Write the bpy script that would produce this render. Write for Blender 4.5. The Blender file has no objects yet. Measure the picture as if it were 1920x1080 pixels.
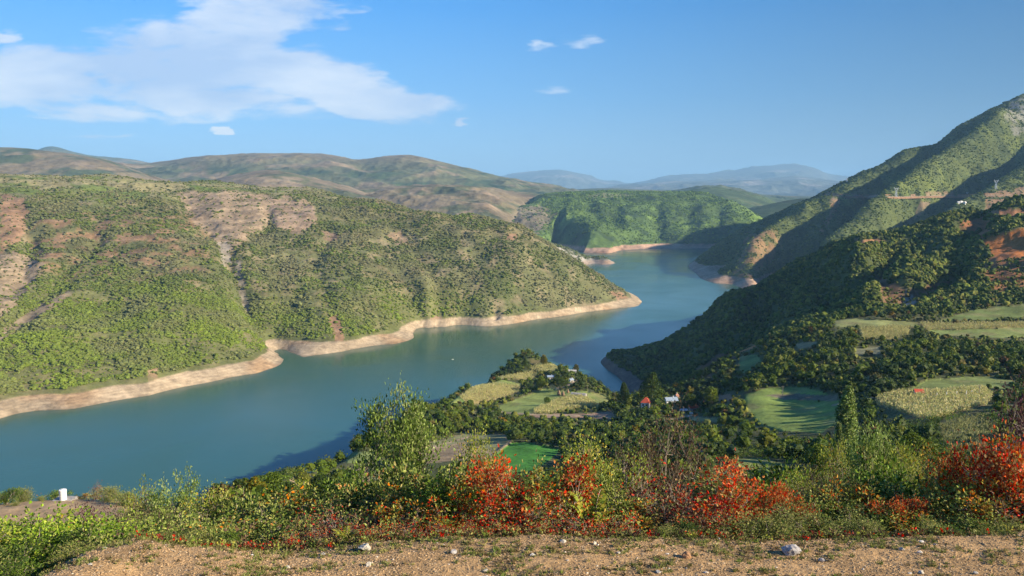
import bpy, math, random
import numpy as np
from math import radians, sin, cos, tan, pi, log, exp, atan2, sqrt
from mathutils import Vector, Matrix

# ------------------------------------------------------------------ camera, sky, sun, exposure
SC = bpy.context.scene
COL = SC.collection
FPX, PITCH, CZ = 1507.0, radians(6.4), 220.0     # focal length in px of a 1920 frame, pitch down, metres above the lake
cam = bpy.data.cameras.new('camera')
cam.sensor_width = 36.0
cam.lens = 36.0 * FPX / 1920.0
cam.clip_start, cam.clip_end = 0.3, 120000.0
co = bpy.data.objects.new('camera', cam)
co.location = (0, 0, CZ)
co.rotation_euler = (pi / 2 - PITCH, 0, 0)
COL.objects.link(co)
SC.camera = co
SC.render.resolution_x, SC.render.resolution_y = 1024, 576
SC.view_settings.view_transform = 'Standard'
SC.view_settings.look = 'None'
SC.view_settings.gamma = 1.0
SC.view_settings.use_curve_mapping = False
SC.view_settings.exposure = 1.15
SC.cycles.use_denoising = True
SC.cycles.max_bounces = 6
SC.cycles.diffuse_bounces = 2
SC.cycles.glossy_bounces = 2
SC.cycles.transmission_bounces = 2
SC.cycles.volume_bounces = 0
SC.cycles.use_adaptive_sampling = True
SC.cycles.adaptive_threshold = 0.02

SUN_EL, SUN_AZ = radians(23.5), radians(109.0)     # azimuth clockwise from +Y (view direction)
sd = bpy.data.lights.new('sun', 'SUN')
sd.energy = 4.9
sd.angle = radians(0.5)
sd.color = (1.0, 0.88, 0.70)
so = bpy.data.objects.new('sun', sd)
sdir = Vector((sin(SUN_AZ) * cos(SUN_EL), cos(SUN_AZ) * cos(SUN_EL), sin(SUN_EL)))
so.rotation_euler = sdir.to_track_quat('Z', 'Y').to_euler()
so.location = (300, 0, 400)
COL.objects.link(so)

def pix_at(px, py):
    x = (px - 960.0) / FPX
    d = (py - 540.0) / FPX
    dy = cos(PITCH) - d * sin(PITCH)
    return x / dy, (sin(PITCH) + d * cos(PITCH)) / dy        # a = X/Y, t = drop/Y

def proj(X, Y, Z):
    """world -> photo pixel (arrays)"""
    h = CZ - Z
    f = Y * cos(PITCH) + h * sin(PITCH)
    dn = h * cos(PITCH) - Y * sin(PITCH)
    return 960 + FPX * X / f, 540 + FPX * dn / f

# ---- world: Nishita sky with broken cloud fixed to compass directions
W = bpy.data.worlds.new('World'); SC.world = W; W.use_nodes = True
nt = W.node_tree; N = nt.nodes; L = nt.links
for n in list(N): N.remove(n)
def wn(kind, **kw):
    n = N.new(kind)
    for k, v in kw.items(): setattr(n, k, v)
    return n
def sock(n, i, v):
    if isinstance(v, bpy.types.NodeSocket): L.new(v, n.inputs[i])
    elif v is not None: n.inputs[i].default_value = v
def wm(op, a, b=None, c=None, clamp=False):
    n = wn('ShaderNodeMath', operation=op, use_clamp=clamp)
    sock(n, 0, a); sock(n, 1, b)
    if c is not None: sock(n, 2, c)
    return n.outputs[0]
sky = wn('ShaderNodeTexSky', sky_type='NISHITA')
sky.sun_disc = False
sky.sun_elevation = SUN_EL
sky.sun_rotation = SUN_AZ
sky.altitude = 300
sky.air_density = 1.15
sky.dust_density = 0.0
sky.ozone_density = 2.6
tc = wn('ShaderNodeTexCoord')
sep = wn('ShaderNodeSeparateXYZ'); L.new(tc.outputs['Generated'], sep.inputs[0])
ysafe = wm('MAXIMUM', sep.outputs[1], 0.02)
A = wm('DIVIDE', sep.outputs[0], ysafe)
E = wm('DIVIDE', sep.outputs[2], ysafe)
comb = wn('ShaderNodeCombineXYZ'); L.new(A, comb.inputs[0]); L.new(wm('MULTIPLY', E, 3.4), comb.inputs[1])
n1 = wn('ShaderNodeTexNoise'); L.new(comb.outputs[0], n1.inputs['Vector'])
n1.inputs['Scale'].default_value = 7.0; n1.inputs['Detail'].default_value = 10; n1.inputs['Roughness'].default_value = 0.6
n1.inputs['Distortion'].default_value = 0.25
n2 = wn('ShaderNodeTexNoise'); L.new(comb.outputs[0], n2.inputs['Vector'])
n2.inputs['Scale'].default_value = 2.6; n2.inputs['Detail'].default_value = 3; n2.inputs['Roughness'].default_value = 0.5
CLOUDS = [  # px, py, half width, half height (degrees in photo px), tilt, weight
    (180, 128, 330, 44, 0.03, 1.0), (430, 95, 250, 62, 0.10, 1.0), (480, 20, 130, 58, 0.0, 0.9), (560, 130, 200, 52, 0.26, 1.0),
    (690, 172, 150, 42, 0.20, 1.0), (370, 172, 260, 36, 0.12, 0.9), (150, 195, 260, 26, 0.10, 0.7), (60, 150, 150, 40, 0, 1.0),
    (0, 70, 40, 16, 0, 0.8), (470, 175, 60, 12, 0, 0.5), (1020, 90, 32, 19, 0, 0.5), (1083, 76, 52, 19, -0.06, 0.52), (1046, 170, 50, 10, 0, 0.42),
    (865, 231, 24, 8, 0, 0.8), (425, 247, 30, 10, 0, 0.9), (180, 257, 95, 9, -0.05, 0.6), (1530, 322, 46, 8, 0, 0.42), (330, 215, 180, 12, 0.03, 0.5), (430, 286, 36, 5, 0, 0.4)]
n3 = wn('ShaderNodeTexNoise'); L.new(comb.outputs[0], n3.inputs['Vector']); n3.inputs['Scale'].default_value = 26; n3.inputs['Detail'].default_value = 4
n4 = wn('ShaderNodeSeparateColor'); L.new(n3.outputs['Color'], n4.inputs[0])
n5 = wn('ShaderNodeTexNoise'); L.new(comb.outputs[0], n5.inputs['Vector']); n5.inputs['Scale'].default_value = 6; n5.inputs['Detail'].default_value = 4
n6 = wn('ShaderNodeSeparateColor'); L.new(n5.outputs['Color'], n6.inputs[0])
A0, E0 = A, E
def warp(v, n_, k, m_, k2): return wm('ADD', wm('ADD', v, wm('MULTIPLY', wm('SUBTRACT', n_, 0.5), k)), wm('MULTIPLY', wm('SUBTRACT', m_, 0.5), k2))
As, Es = warp(A0, n4.outputs[0], 0.055, n6.outputs[0], 0.02), warp(E0, n4.outputs[1], 0.022, n6.outputs[1], 0.0)
Ab, Eb = warp(A0, n4.outputs[0], 0.05, n6.outputs[0], 0.30), warp(E0, n4.outputs[1], 0.018, n6.outputs[1], 0.075)
dens = None
for (px, py, w, h, tl, wt) in CLOUDS:
    a0, t0 = pix_at(px, py)
    w_, h_ = w / FPX * (1.15 if w > 100 else 0.95), h / FPX * (1.22 if w > 100 else 0.85)
    da = wm('SUBTRACT', Ab if w > 100 else As, a0); de = wm('SUBTRACT', Eb if w > 100 else Es, -t0)
    de = wm('ADD', de, wm('MULTIPLY', da, tl))
    qa = wm('DIVIDE', da, w_); qe = wm('DIVIDE', de, h_)
    r2 = wm('ADD', wm('MULTIPLY', qa, qa), wm('MULTIPLY', qe, qe))
    m = wm('MULTIPLY', wm('SUBTRACT', 1.0, r2, clamp=True), wt)
    dens = m if dens is None else wm('MAXIMUM', dens, m)
nn = wm('MULTIPLY', wm('SUBTRACT', n1.outputs['Fac'], 0.5), 2.4)
cov = wm('ADD', dens, wm('MULTIPLY', nn, wm('GREATER_THAN', dens, 0.001)))
mr = wn('ShaderNodeMapRange', interpolation_type='SMOOTHSTEP'); L.new(cov, mr.inputs[0])
mr.inputs[1].default_value = 0.12; mr.inputs[2].default_value = 0.72; mr.inputs[3].default_value = 0; mr.inputs[4].default_value = 0.84
front = wm('GREATER_THAN', sep.outputs[1], 0.03)
cm = wm('MULTIPLY', mr.outputs[0], front)
cr = wn('ShaderNodeValToRGB'); 
shade = wm('ADD', wm('MULTIPLY', n2.outputs['Fac'], 0.9), wm('MULTIPLY', nn, 0.2))
L.new(shade, cr.inputs[0])
cr.color_ramp.elements[0].position = 0.34; cr.color_ramp.elements[0].color = (0.42, 0.53, 0.72, 1)
cr.color_ramp.elements[1].position = 0.60; cr.color_ramp.elements[1].color = (0.80, 0.83, 0.86, 1)
bg0 = wn('ShaderNodeBackground'); L.new(sky.outputs[0], bg0.inputs[0]); bg0.inputs[1].default_value = 0.06
gz = wn('ShaderNodeValToRGB'); L.new(sep.outputs[2], gz.inputs[0])          # clear-air colour by height above the horizon
ST_ = [(0.0, (0.44, 0.70, 0.90)), (0.05, (0.34, 0.63, 0.92)), (0.12, (0.20, 0.51, 0.93)), (0.22, (0.085, 0.38, 0.90)), (0.36, (0.035, 0.25, 0.76)), (0.8, (0.02, 0.13, 0.48))]
gz.color_ramp.elements[0].position = 0; gz.color_ramp.elements[0].color = (*ST_[0][1], 1)
gz.color_ramp.elements[1].position = 0.8; gz.color_ramp.elements[1].color = (*ST_[-1][1], 1)
for p_, c_ in ST_[1:-1]:
    e_ = gz.color_ramp.elements.new(p_); e_.color = (*c_, 1)
dt = wn('ShaderNodeVectorMath', operation='DOT_PRODUCT'); L.new(tc.outputs['Generated'], dt.inputs[0]); dt.inputs[1].default_value = (sin(SUN_AZ), cos(SUN_AZ), 0)
fm = wn('ShaderNodeMapRange', interpolation_type='SMOOTHSTEP'); L.new(dt.outputs['Value'], fm.inputs[0])
fm.inputs[1].default_value = -0.75; fm.inputs[2].default_value = 0.5; fm.inputs[3].default_value = 0.56; fm.inputs[4].default_value = 0.20
bg1a = wn('ShaderNodeBackground'); L.new(gz.outputs[0], bg1a.inputs[0]); L.new(fm.outputs[0], bg1a.inputs[1])
bg1 = wn('ShaderNodeMixShader'); bg1.inputs[0].default_value = 0.95; L.new(bg0.outputs[0], bg1.inputs[1]); L.new(bg1a.outputs[0], bg1.inputs[2])
bg2 = wn('ShaderNodeBackground'); L.new(cr.outputs[0], bg2.inputs[0]); bg2.inputs[1].default_value = 0.60
mx = wn('ShaderNodeMixShader'); L.new(cm, mx.inputs[0]); L.new(bg1.outputs[0], mx.inputs[1]); L.new(bg2.outputs[0], mx.inputs[2])
wo = wn('ShaderNodeOutputWorld'); L.new(mx.outputs[0], wo.inputs[0])

# ------------------------------------------------------------------ numeric helpers
_rs = np.random.RandomState(7)
_P = _rs.permutation(512).astype(np.int64)
_G = np.stack([np.cos(np.arange(512) * 2 * pi / 512 * 37), np.sin(np.arange(512) * 2 * pi / 512 * 37)], 1).astype(np.float32)
def perlin(x, y, seed=0):
    x = np.asarray(x, np.float64) + seed * 17.13; y = np.asarray(y, np.float64) + seed * 5.71
    xi = np.floor(x).astype(np.int64); yi = np.floor(y).astype(np.int64)
    xf = (x - xi).astype(np.float32); yf = (y - yi).astype(np.float32)
    u = xf * xf * xf * (xf * (xf * 6 - 15) + 10); v = yf * yf * yf * (yf * (yf * 6 - 15) + 10)
    def g(ix, iy, fx, fy):
        h = _P[(_P[ix & 511] + iy) & 511]
        return _G[h, 0] * fx + _G[h, 1] * fy
    a = g(xi, yi, xf, yf); b = g(xi + 1, yi, xf - 1, yf); c = g(xi, yi + 1, xf, yf - 1); d = g(xi + 1, yi + 1, xf - 1, yf - 1)
    return (a + u * (b - a) + v * (c - a + u * (a - b - c + d))) * 1.5
def fbm(x, y, sc, octv=4, seed=0, rough=0.5, ridged=False):
    r = 0; amp = 1; tot = 0; f = 1.0 / sc
    for i in range(octv):
        n = perlin(x * f, y * f, seed + i * 3)
        if ridged: n = 1 - 2 * np.abs(n)
        r = r + amp * n; tot += amp; amp *= rough; f *= 2.03
    return r / tot
def sst(e0, e1, x):
    k = np.clip((x - e0) / (e1 - e0), 0, 1); return k * k * (3 - 2 * k)
def poly_in(px, py, poly):
    inside = np.zeros(px.shape, bool)
    m = (px > min(p[0] for p in poly)) & (px < max(p[0] for p in poly)) & (py > min(p[1] for p in poly)) & (py < max(p[1] for p in poly))
    if m.any(): inside[m] = _poly_in(px[m], py[m], poly)
    return inside
def _poly_in(px, py, poly):
    inside = np.zeros(px.shape, bool); n = len(poly); j = n - 1
    for i in range(n):
        xi, yi = poly[i]; xj, yj = poly[j]
        if yi != yj:
            inside ^= ((yi > py) != (yj > py)) & (px < (xj - xi) * (py - yi) / (yj - yi) + xi)
        j = i
    return inside
def line_dist(px, py, pts):
    """distance in px to a polyline, signed side (+ = right of it as drawn), position 0..1"""
    best = np.full(px.shape, 1e4, np.float32); side = np.zeros(px.shape, np.float32); pos = np.zeros(px.shape, np.float32)
    n = len(pts) - 1
    for i in range(n):
        (x0, y0), (x1, y1) = pts[i], pts[i + 1]
        dx, dy = x1 - x0, y1 - y0; l2 = dx * dx + dy * dy
        k = np.clip(((px - x0) * dx + (py - y0) * dy) / l2, 0, 1)
        ex = px - x0 - k * dx; ey = py - y0 - k * dy
        d = np.sqrt(ex * ex + ey * ey)
        m = d < best
        best = np.where(m, d, best); pos = np.where(m, (i + k) / n, pos)
        side = np.where(m, np.sign(dx * (py - y0) - dy * (px - x0)), side)
    return best, side, pos
LS = 0.38
class Terrain:
    """height field over (a = X/Y, ln Y); control points (px, py, Y) or (px, py, 'w') on the lake or ('z', px, Y, z)"""
    def __init__(s, pts, ar, yr, na, nl, disp=None, smooth=2e-5):
        U, V, T = [], [], []
        for p in pts:
            if p[0] == 'z':
                a, _ = pix_at(p[1], 540); a = (p[1] - 960) / FPX
                U.append(a); V.append(log(p[2]) * LS); T.append((CZ - p[3]) / p[2])
            else:
                a, t = pix_at(p[0], p[1])
                Y = CZ / t if p[2] == 'w' else p[2]
                U.append(a); V.append(log(Y) * LS); T.append(t)
        U = np.array(U); V = np.array(V); T = np.array(T); n = len(U)
        def ker(r2): return 0.5 * r2 * np.log(r2 + 1e-12)
        K = ker((U[:, None] - U) ** 2 + (V[:, None] - V) ** 2) + np.eye(n) * smooth
        M = np.zeros((n + 3, n + 3)); M[:n, :n] = K
        Pm = np.stack([np.ones(n), U, V], 1); M[:n, n:] = Pm; M[n:, :n] = Pm.T
        w = np.linalg.solve(M, np.concatenate([T, np.zeros(3)]))
        s.na, s.nl = na, nl; s.a0, s.a1 = ar; s.l0, s.l1 = log(yr[0]), log(yr[1])
        aa = np.linspace(s.a0, s.a1, na); ll = np.linspace(s.l0, s.l1, nl)
        s.A, s.LL = np.meshgrid(aa, ll)            # rows: lnY
        K4 = 4; ca = np.arange(-1, (na - 1) // K4 + 4) * K4; cl = np.arange(-1, (nl - 1) // K4 + 4) * K4      # solve coarsely, refine with cubics
        CA, CL = np.meshgrid(s.a0 + ca * (s.a1 - s.a0) / (na - 1), s.l0 + cl * (s.l1 - s.l0) / (nl - 1))
        out = np.zeros(CA.size, np.float64); fa = CA.ravel(); fl = CL.ravel() * LS
        for c in range(0, fa.size, 60000):
            sl = slice(c, c + 60000)
            r2 = (fa[sl, None] - U) ** 2 + (fl[sl, None] - V) ** 2
            out[sl] = (0.5 * r2 * np.log(r2 + 1e-12)) @ w[:n]
        t = (out + w[n] + w[n + 1] * fa + w[n + 2] * fl).reshape(CA.shape)
        def up(G, m):
            i = np.arange(m); b = i // K4; u = ((i % K4) / K4)[:, None]
            p0, p1, p2, p3 = G[b], G[b + 1], G[b + 2], G[b + 3]
            return p1 + 0.5 * u * (p2 - p0 + u * (2 * p0 - 5 * p1 + 4 * p2 - p3 + u * (3 * (p1 - p2) + p3 - p0)))
        t = up(np.ascontiguousarray(up(t, nl).T), na).T
        s.Y = np.exp(s.LL); s.X = s.A * s.Y
        s.Z = CZ - s.Y * t.reshape(s.A.shape)
        if disp is not None:
            s.PX, s.PY = proj(s.X, s.Y, s.Z)
            s.Z = s.Z + disp(s)
        s.PX, s.PY = proj(s.X, s.Y, s.Z)
        s.T = (CZ - s.Z) / s.Y
        s.Tmin = np.minimum.accumulate(s.T, 0)
    def ij(s, x, y):
        fi = (np.log(y) - s.l0) / (s.l1 - s.l0) * (s.nl - 1); fj = (x / y - s.a0) / (s.a1 - s.a0) * (s.na - 1)
        return np.clip(fi, 0, s.nl - 1.001), np.clip(fj, 0, s.na - 1.001)
    def samp(s, G, x, y):
        fi, fj = s.ij(x, y); i = fi.astype(int); j = fj.astype(int); u = fi - i; v = fj - j
        if G.ndim == 3: u = u[..., None]; v = v[..., None]
        return (G[i, j] * (1 - u) + G[i + 1, j] * u) * (1 - v) + (G[i, j + 1] * (1 - u) + G[i + 1, j + 1] * u) * v
    def z(s, x, y): return float(s.samp(s.Z, np.array([x], float), np.array([y], float))[0])
    def hit(s, px, py, ymin=0):
        a, t = pix_at(px, py)
        j = int(round((a - s.a0) / (s.a1 - s.a0) * (s.na - 1))); j = min(max(j, 0), s.na - 1)
        c = s.T[:, j]; ok = np.nonzero((c <= t) & (s.Y[:, j] > ymin))[0]
        if len(ok) == 0: return None
        i = max(ok[0], 1)
        if c[i - 1] > t: k = (c[i - 1] - t) / max(c[i - 1] - c[i], 1e-9)
        else: k = 1.0
        Y = exp(s.LL[i - 1, 0] + k * (s.LL[i, 0] - s.LL[i - 1, 0]))
        return Vector((a * Y, Y, s.z(a * Y, Y)))
    def visible(s, x, y, top):
        tt = (CZ - top) / y
        return s.samp(s.Tmin, np.array([x]), np.array([y * 0.99]))[0] >= tt - 1e-4

def mesh_np(name, V, F, col=None, smooth=False, mat=None):
    """V (n,3), F (m,3|4) -> mesh"""
    me = bpy.data.meshes.new(name)
    V = np.ascontiguousarray(V, np.float32); F = np.ascontiguousarray(F, np.int32)
    k = F.shape[1]
    me.vertices.add(len(V)); me.vertices.foreach_set('co', V.ravel())
    me.loops.add(F.size); me.loops.foreach_set('vertex_index', F.ravel())
    me.polygons.add(len(F))
    me.polygons.foreach_set('loop_start', np.arange(0, F.size, k, dtype=np.int32))
    me.polygons.foreach_set('use_smooth', np.full(len(F), smooth, bool))
    if col is not None:
        c = np.ones((len(V), 4), np.float32); c[:, :3] = col
        at = me.color_attributes.new('Col', 'FLOAT_COLOR', 'POINT'); at.data.foreach_set('color', c.ravel())
    me.update(calc_edges=True)
    if mat is not None: me.materials.append(mat)
    return me
def link(name, me, parent=None, **props):
    o = bpy.data.objects.new(name, me); COL.objects.link(o)
    if parent is not None: o.parent = parent
    for k, v in props.items():
        if v: o[k] = v
    return o
def build_terrain(T, name, col, mat, ylim=None, zmin=-8.0, kind='structure', rows=None):
    i0, i1 = rows if rows else (0, T.nl - 1)
    Z = T.Z[i0:i1 + 1]; na = T.na; nr = i1 - i0 + 1
    idx = np.arange(nr * na).reshape(nr, na)
    q = np.stack([idx[:-1, :-1], idx[:-1, 1:], idx[1:, 1:], idx[1:, :-1]], -1).reshape(-1, 4)
    zf = Z.ravel()
    keep = (zf[q] > zmin).any(1)
    q = q[keep]
    used = np.zeros(nr * na, bool); used[q.ravel()] = True
    remap = np.cumsum(used) - 1
    V = np.stack([T.X[i0:i1 + 1].ravel(), T.Y[i0:i1 + 1].ravel(), zf], 1)[used]
    me = mesh_np(name, V, remap[q], col[i0:i1 + 1].reshape(-1, 3)[used], True, mat)
    return link(name, me, kind=kind)

# ------------------------------------------------------------------ materials
def mat_new(name):
    m = bpy.data.materials.new(name); m.use_nodes = True
    return m, m.node_tree, m.node_tree.nodes['Principled BSDF']
def nd(t, kind, **kw):
    n = t.nodes.new(kind)
    for k, v in kw.items():
        if k in n.inputs: n.inputs[k].default_value = v
        else: setattr(n, k, v)
    return n
def terrain_mat(name, s_small, s_big, var=0.5, bump=0.6, bd=1.0, rough=0.95, speck=None):
    """vertex colour x procedural variation, bump"""
    m, t, b = mat_new(name)
    at = nd(t, 'ShaderNodeVertexColor', layer_name='Col')
    ge = nd(t, 'ShaderNodeTexCoord')
    na = nd(t, 'ShaderNodeTexNoise', Scale=s_small, Detail=6.0, Roughness=0.65); t.links.new(ge.outputs['Object'], na.inputs['Vector'])
    nb = nd(t, 'ShaderNodeTexNoise', Scale=s_big, Detail=4.0, Roughness=0.6); t.links.new(ge.outputs['Object'], nb.inputs['Vector'])
    add = nd(t, 'ShaderNodeMath', operation='ADD'); t.links.new(na.outputs[0], add.inputs[0]); t.links.new(nb.outputs[0], add.inputs[1])
    mr = nd(t, 'ShaderNodeMapRange'); t.links.new(add.outputs[0], mr.inputs[0])
    mr.inputs[1].default_value = 0.75; mr.inputs[2].default_value = 1.25; mr.inputs[3].default_value = 1 - var; mr.inputs[4].default_value = 1 + var
    mu = nd(t, 'ShaderNodeVectorMath', operation='SCALE'); t.links.new(at.outputs[0], mu.inputs[0]); t.links.new(mr.outputs[0], mu.inputs['Scale'])
    out = mu.outputs[0]
    if speck:   # (scale, threshold, colour) pale stones in the soil
        vo = nd(t, 'ShaderNodeTexVoronoi', Scale=speck[0]); t.links.new(ge.outputs['Object'], vo.inputs['Vector'])
        lt = nd(t, 'ShaderNodeMath', operation='LESS_THAN'); t.links.new(vo.outputs['Distance'], lt.inputs[0]); lt.inputs[1].default_value = speck[1]
        sp = nd(t, 'ShaderNodeSeparateColor'); t.links.new(vo.outputs['Color'], sp.inputs[0])
        gt = nd(t, 'ShaderNodeMath', operation='GREATER_THAN'); t.links.new(sp.outputs[0], gt.inputs[0]); gt.inputs[1].default_value = speck[3]
        mm = nd(t, 'ShaderNodeMath', operation='MULTIPLY'); t.links.new(lt.outputs[0], mm.inputs[0]); t.links.new(gt.outputs[0], mm.inputs[1])
        mi = nd(t, 'ShaderNodeMix', data_type='RGBA'); t.links.new(mm.outputs[0], mi.inputs[0]); t.links.new(out, mi.inputs[6]); mi.inputs[7].default_value = (*speck[2], 1)
        out = mi.outputs[2]
    t.links.new(out, b.inputs['Base Color'])
    b.inputs['Roughness'].default_value = rough; b.inputs['Specular IOR Level'].default_value = 0.15
    bp = nd(t, 'ShaderNodeBump', Strength=bump, Distance=bd); t.links.new(na.outputs[0], bp.inputs['Height']); t.links.new(bp.outputs[0], b.inputs['Normal'])
    return m
def leaf_mat(name, trans=0.25, rough=0.6, hv=0.0, sat=1.15, lift=1.0):
    """vertex colour foliage with a little light passing through the leaves and per-plant variation"""
    m, t, b = mat_new(name)
    at = nd(t, 'ShaderNodeVertexColor', layer_name='Col')
    oi = nd(t, 'ShaderNodeObjectInfo')
    mr = nd(t, 'ShaderNodeMapRange'); t.links.new(oi.outputs['Random'], mr.inputs[0]); mr.inputs[3].default_value = lift - hv; mr.inputs[4].default_value = lift + hv
    mu = nd(t, 'ShaderNodeVectorMath', operation='SCALE'); t.links.new(at.outputs[0], mu.inputs[0]); t.links.new(mr.outputs[0], mu.inputs['Scale'])
    hs_ = nd(t, 'ShaderNodeHueSaturation', Saturation=sat); t.links.new(mu.outputs[0], hs_.inputs['Color'])
    t.links.new(hs_.outputs[0], b.inputs['Base Color'])
    b.inputs['Roughness'].default_value = rough; b.inputs['Specular IOR Level'].default_value = 0.15
    tr = nd(t, 'ShaderNodeBsdfTranslucent'); t.links.new(hs_.outputs[0], tr.inputs[0])
    ms = nd(t, 'ShaderNodeMixShader'); ms.inputs[0].default_value = trans
    t.links.new(b.outputs[0], ms.inputs[1]); t.links.new(tr.outputs[0], ms.inputs[2])
    t.links.new(ms.outputs[0], t.nodes['Material Output'].inputs[0])
    return m
def plain_mat(name, col, rough=0.8, scale=3.0, var=0.25, bump=0.2, bd=0.02, metal=0.0):
    m, t, b = mat_new(name)
    ge = nd(t, 'ShaderNodeTexCoord')
    na = nd(t, 'ShaderNodeTexNoise', Scale=scale, Detail=5.0, Roughness=0.65); t.links.new(ge.outputs['Object'], na.inputs['Vector'])
    mr = nd(t, 'ShaderNodeMapRange'); t.links.new(na.outputs[0], mr.inputs[0]); mr.inputs[1].default_value = 0.3; mr.inputs[2].default_value = 0.7
    mr.inputs[3].default_value = 1 - var; mr.inputs[4].default_value = 1 + var * 0.5
    mu = nd(t, 'ShaderNodeVectorMath', operation='SCALE'); mu.inputs[0].default_value = col; t.links.new(mr.outputs[0], mu.inputs['Scale'])
    t.links.new(mu.outputs[0], b.inputs['Base Color']); b.inputs['Roughness'].default_value = rough; b.inputs['Metallic'].default_value = metal
    bp = nd(t, 'ShaderNodeBump', Strength=bump, Distance=bd); t.links.new(na.outputs[0], bp.inputs['Height']); t.links.new(bp.outputs[0], b.inputs['Normal'])
    return m
M_hill = terrain_mat('hillside_scrub_soil', 0.12, 0.02, 0.35, 0.5, 3.0)
M_far = terrain_mat('far_hillside', 0.02, 0.004, 0.4, 0.4, 12.0)
M_valley = terrain_mat('valley_soil_and_grass', 0.6, 0.06, 0.35, 0.4, 0.5)
M_gravel = terrain_mat('stony_gravel', 9.0, 0.9, 0.45, 0.9, 0.06, speck=(16.0, 0.22, (0.58, 0.48, 0.34), 0.9))
M_leaf = leaf_mat('shrub_leaves', 0.3, 0.5, 0.12, 1.06, 1.2)
M_tree = leaf_mat('tree_leaves', 0.2, 0.6, 0.25)
M_scrub = leaf_mat('hillside_scrub', 0.1, 0.8, 0.0, 1.1)
M_bark = plain_mat('grey_brown_bark', (0.22, 0.17, 0.13), 0.9, 12, 0.4, 0.5, 0.01)
M_twig = plain_mat('pale_twig_bark', (0.34, 0.27, 0.21), 0.9, 20, 0.4, 0.4, 0.005)
# ------------------------------------------------------------------ terrain
def mix(c, col, m):
    return c * (1 - m[..., None]) + np.array(col, np.float32) * m[..., None]
def base(T, col):
    c = np.zeros(T.X.shape + (3,), np.float32); c[:] = col; return c
def soft(T, poly, amp=8, seed=1, sc=30):
    """an area of ground given by its outline, edges broken by noise"""
    out = np.zeros(T.X.shape, np.float32); q = amp + 2
    xs = [a for a, b in poly]; ys = [b for a, b in poly]
    m = (T.PX > min(xs) - q) & (T.PX < max(xs) + q) & (T.PY > min(ys) - q) & (T.PY < max(ys) + q)
    x, y = T.X[m], T.Y[m]
    dx = fbm(x, y, sc, 4, seed) * amp; dy = fbm(x, y, sc, 4, seed + 50) * amp * 0.6
    fx = fbm(x, y, sc * 0.3, 3, seed + 90) * amp; fy = fbm(x, y, sc * 0.3, 3, seed + 95) * amp * 0.6
    acc = 0
    for u, v in ((0, 0), (1.2, 0), (-1.2, 0.3), (0.2, 1.2), (0, -1.2)) if amp > 4 else ((0, 0),): acc = acc + poly_in(T.PX[m] + dx + fx * u, T.PY[m] + dy + fy * v, poly).astype(np.float32)
    out[m] = acc / (5 if amp > 4 else 1)
    return out
def groove(T, pts, width, depth, taper=0.25):
    """valley (depth > 0) or rib (depth < 0) along a line down the hill"""
    q = width * 3; out = np.zeros(T.PX.shape)
    xs = [a for a, b in pts]; ys = [b for a, b in pts]
    m = (T.PX > min(xs) - q) & (T.PX < max(xs) + q) & (T.PY > min(ys) - q) & (T.PY < max(ys) + q)
    d, s, p = line_dist(T.PX[m], T.PY[m], pts)
    f = np.minimum(np.minimum(p / taper, (1 - p) / taper), 1) * 0.85 + 0.15
    out[m] = -depth * np.exp(-(d / width) ** 2) * f
    return out
def shore_band(T, c, hi=10.5, col=(0.38, 0.295, 0.195)):
    h = hi + fbm(T.X, T.Y, 60, 3, 9) * 2.5
    m = 1 - sst(h - 0.8, h + 0.8, T.Z)
    n = fbm(T.X, T.Y * 1.0 + T.Z * 3, 14, 4, 21)[..., None]
    strata = np.sin(T.Z * 3.1 + fbm(T.X, T.Y, 40, 3, 5) * 5)[..., None]
    gl = fbm(T.X, T.Y, 9, 3, 44, 0.5, True)[..., None]
    cc = np.array(col, np.float32) * (1 + 0.38 * n + 0.10 * strata - 0.22 * np.clip(gl - 0.35, 0, 1))
    wet = (1 - sst(0.1, 1.2, T.Z))[..., None]
    cc = cc * (1 - 0.3 * wet)
    cc = cc * (1 - 0.25 * sst(0.1, 0.5, fbm(T.X, T.Y, 90, 2, 31))[..., None] * np.array([0.2, 0.7, 1.1]))
    return c * (1 - m[..., None]) + cc * m[..., None], m

# lake
wm_, wt_, wb = mat_new('lake_water')
wb.inputs['Base Color'].default_value = (0.036, 0.100, 0.068, 1)
wb.inputs['Roughness'].default_value = 0.12
wb.inputs['IOR'].default_value = 1.33
wb.inputs['Specular IOR Level'].default_value = 0.42
tcw = nd(wt_, 'ShaderNodeTexCoord')
nw = nd(wt_, 'ShaderNodeTexNoise', Scale=0.35, Detail=4.0, Roughness=0.6); wt_.links.new(tcw.outputs['Object'], nw.inputs['Vector'])
nw2 = nd(wt_, 'ShaderNodeTexNoise', Scale=0.006, Detail=3.0, Roughness=0.5, Distortion=0.6); wt_.links.new(tcw.outputs['Object'], nw2.inputs['Vector'])
bw = nd(wt_, 'ShaderNodeBump', Strength=0.12, Distance=0.3); wt_.links.new(nw.outputs[0], bw.inputs['Height']); wt_.links.new(bw.outputs[0], wb.inputs['Normal'])
rw = nd(wt_, 'ShaderNodeMapRange'); wt_.links.new(nw2.outputs[0], rw.inputs[0]); rw.inputs[1].default_value = 0.35; rw.inputs[2].default_value = 0.65; rw.inputs[3].default_value = 0.13; rw.inputs[4].default_value = 0.24
wt_.links.new(rw.outputs[0], wb.inputs['Roughness'])
me = mesh_np('lake_water', np.array([[-9000, -300, 0], [9000, -300, 0], [9000, 14000, 0], [-9000, 14000, 0]]), np.array([[0, 1, 2, 3]]), mat=wm_)
link('lake_water', me, kind='structure')
me = mesh_np('lake_bed', np.array([[-25500, -1900, -12], [25500, -1900, -12], [25500, 37000, -12], [-25500, 37000, -12]]), np.array([[0, 1, 2, 3]]), np.array([[0.1, 0.09, 0.06]] * 4), mat=M_far)
link('ground', me, kind='structure')

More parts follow.
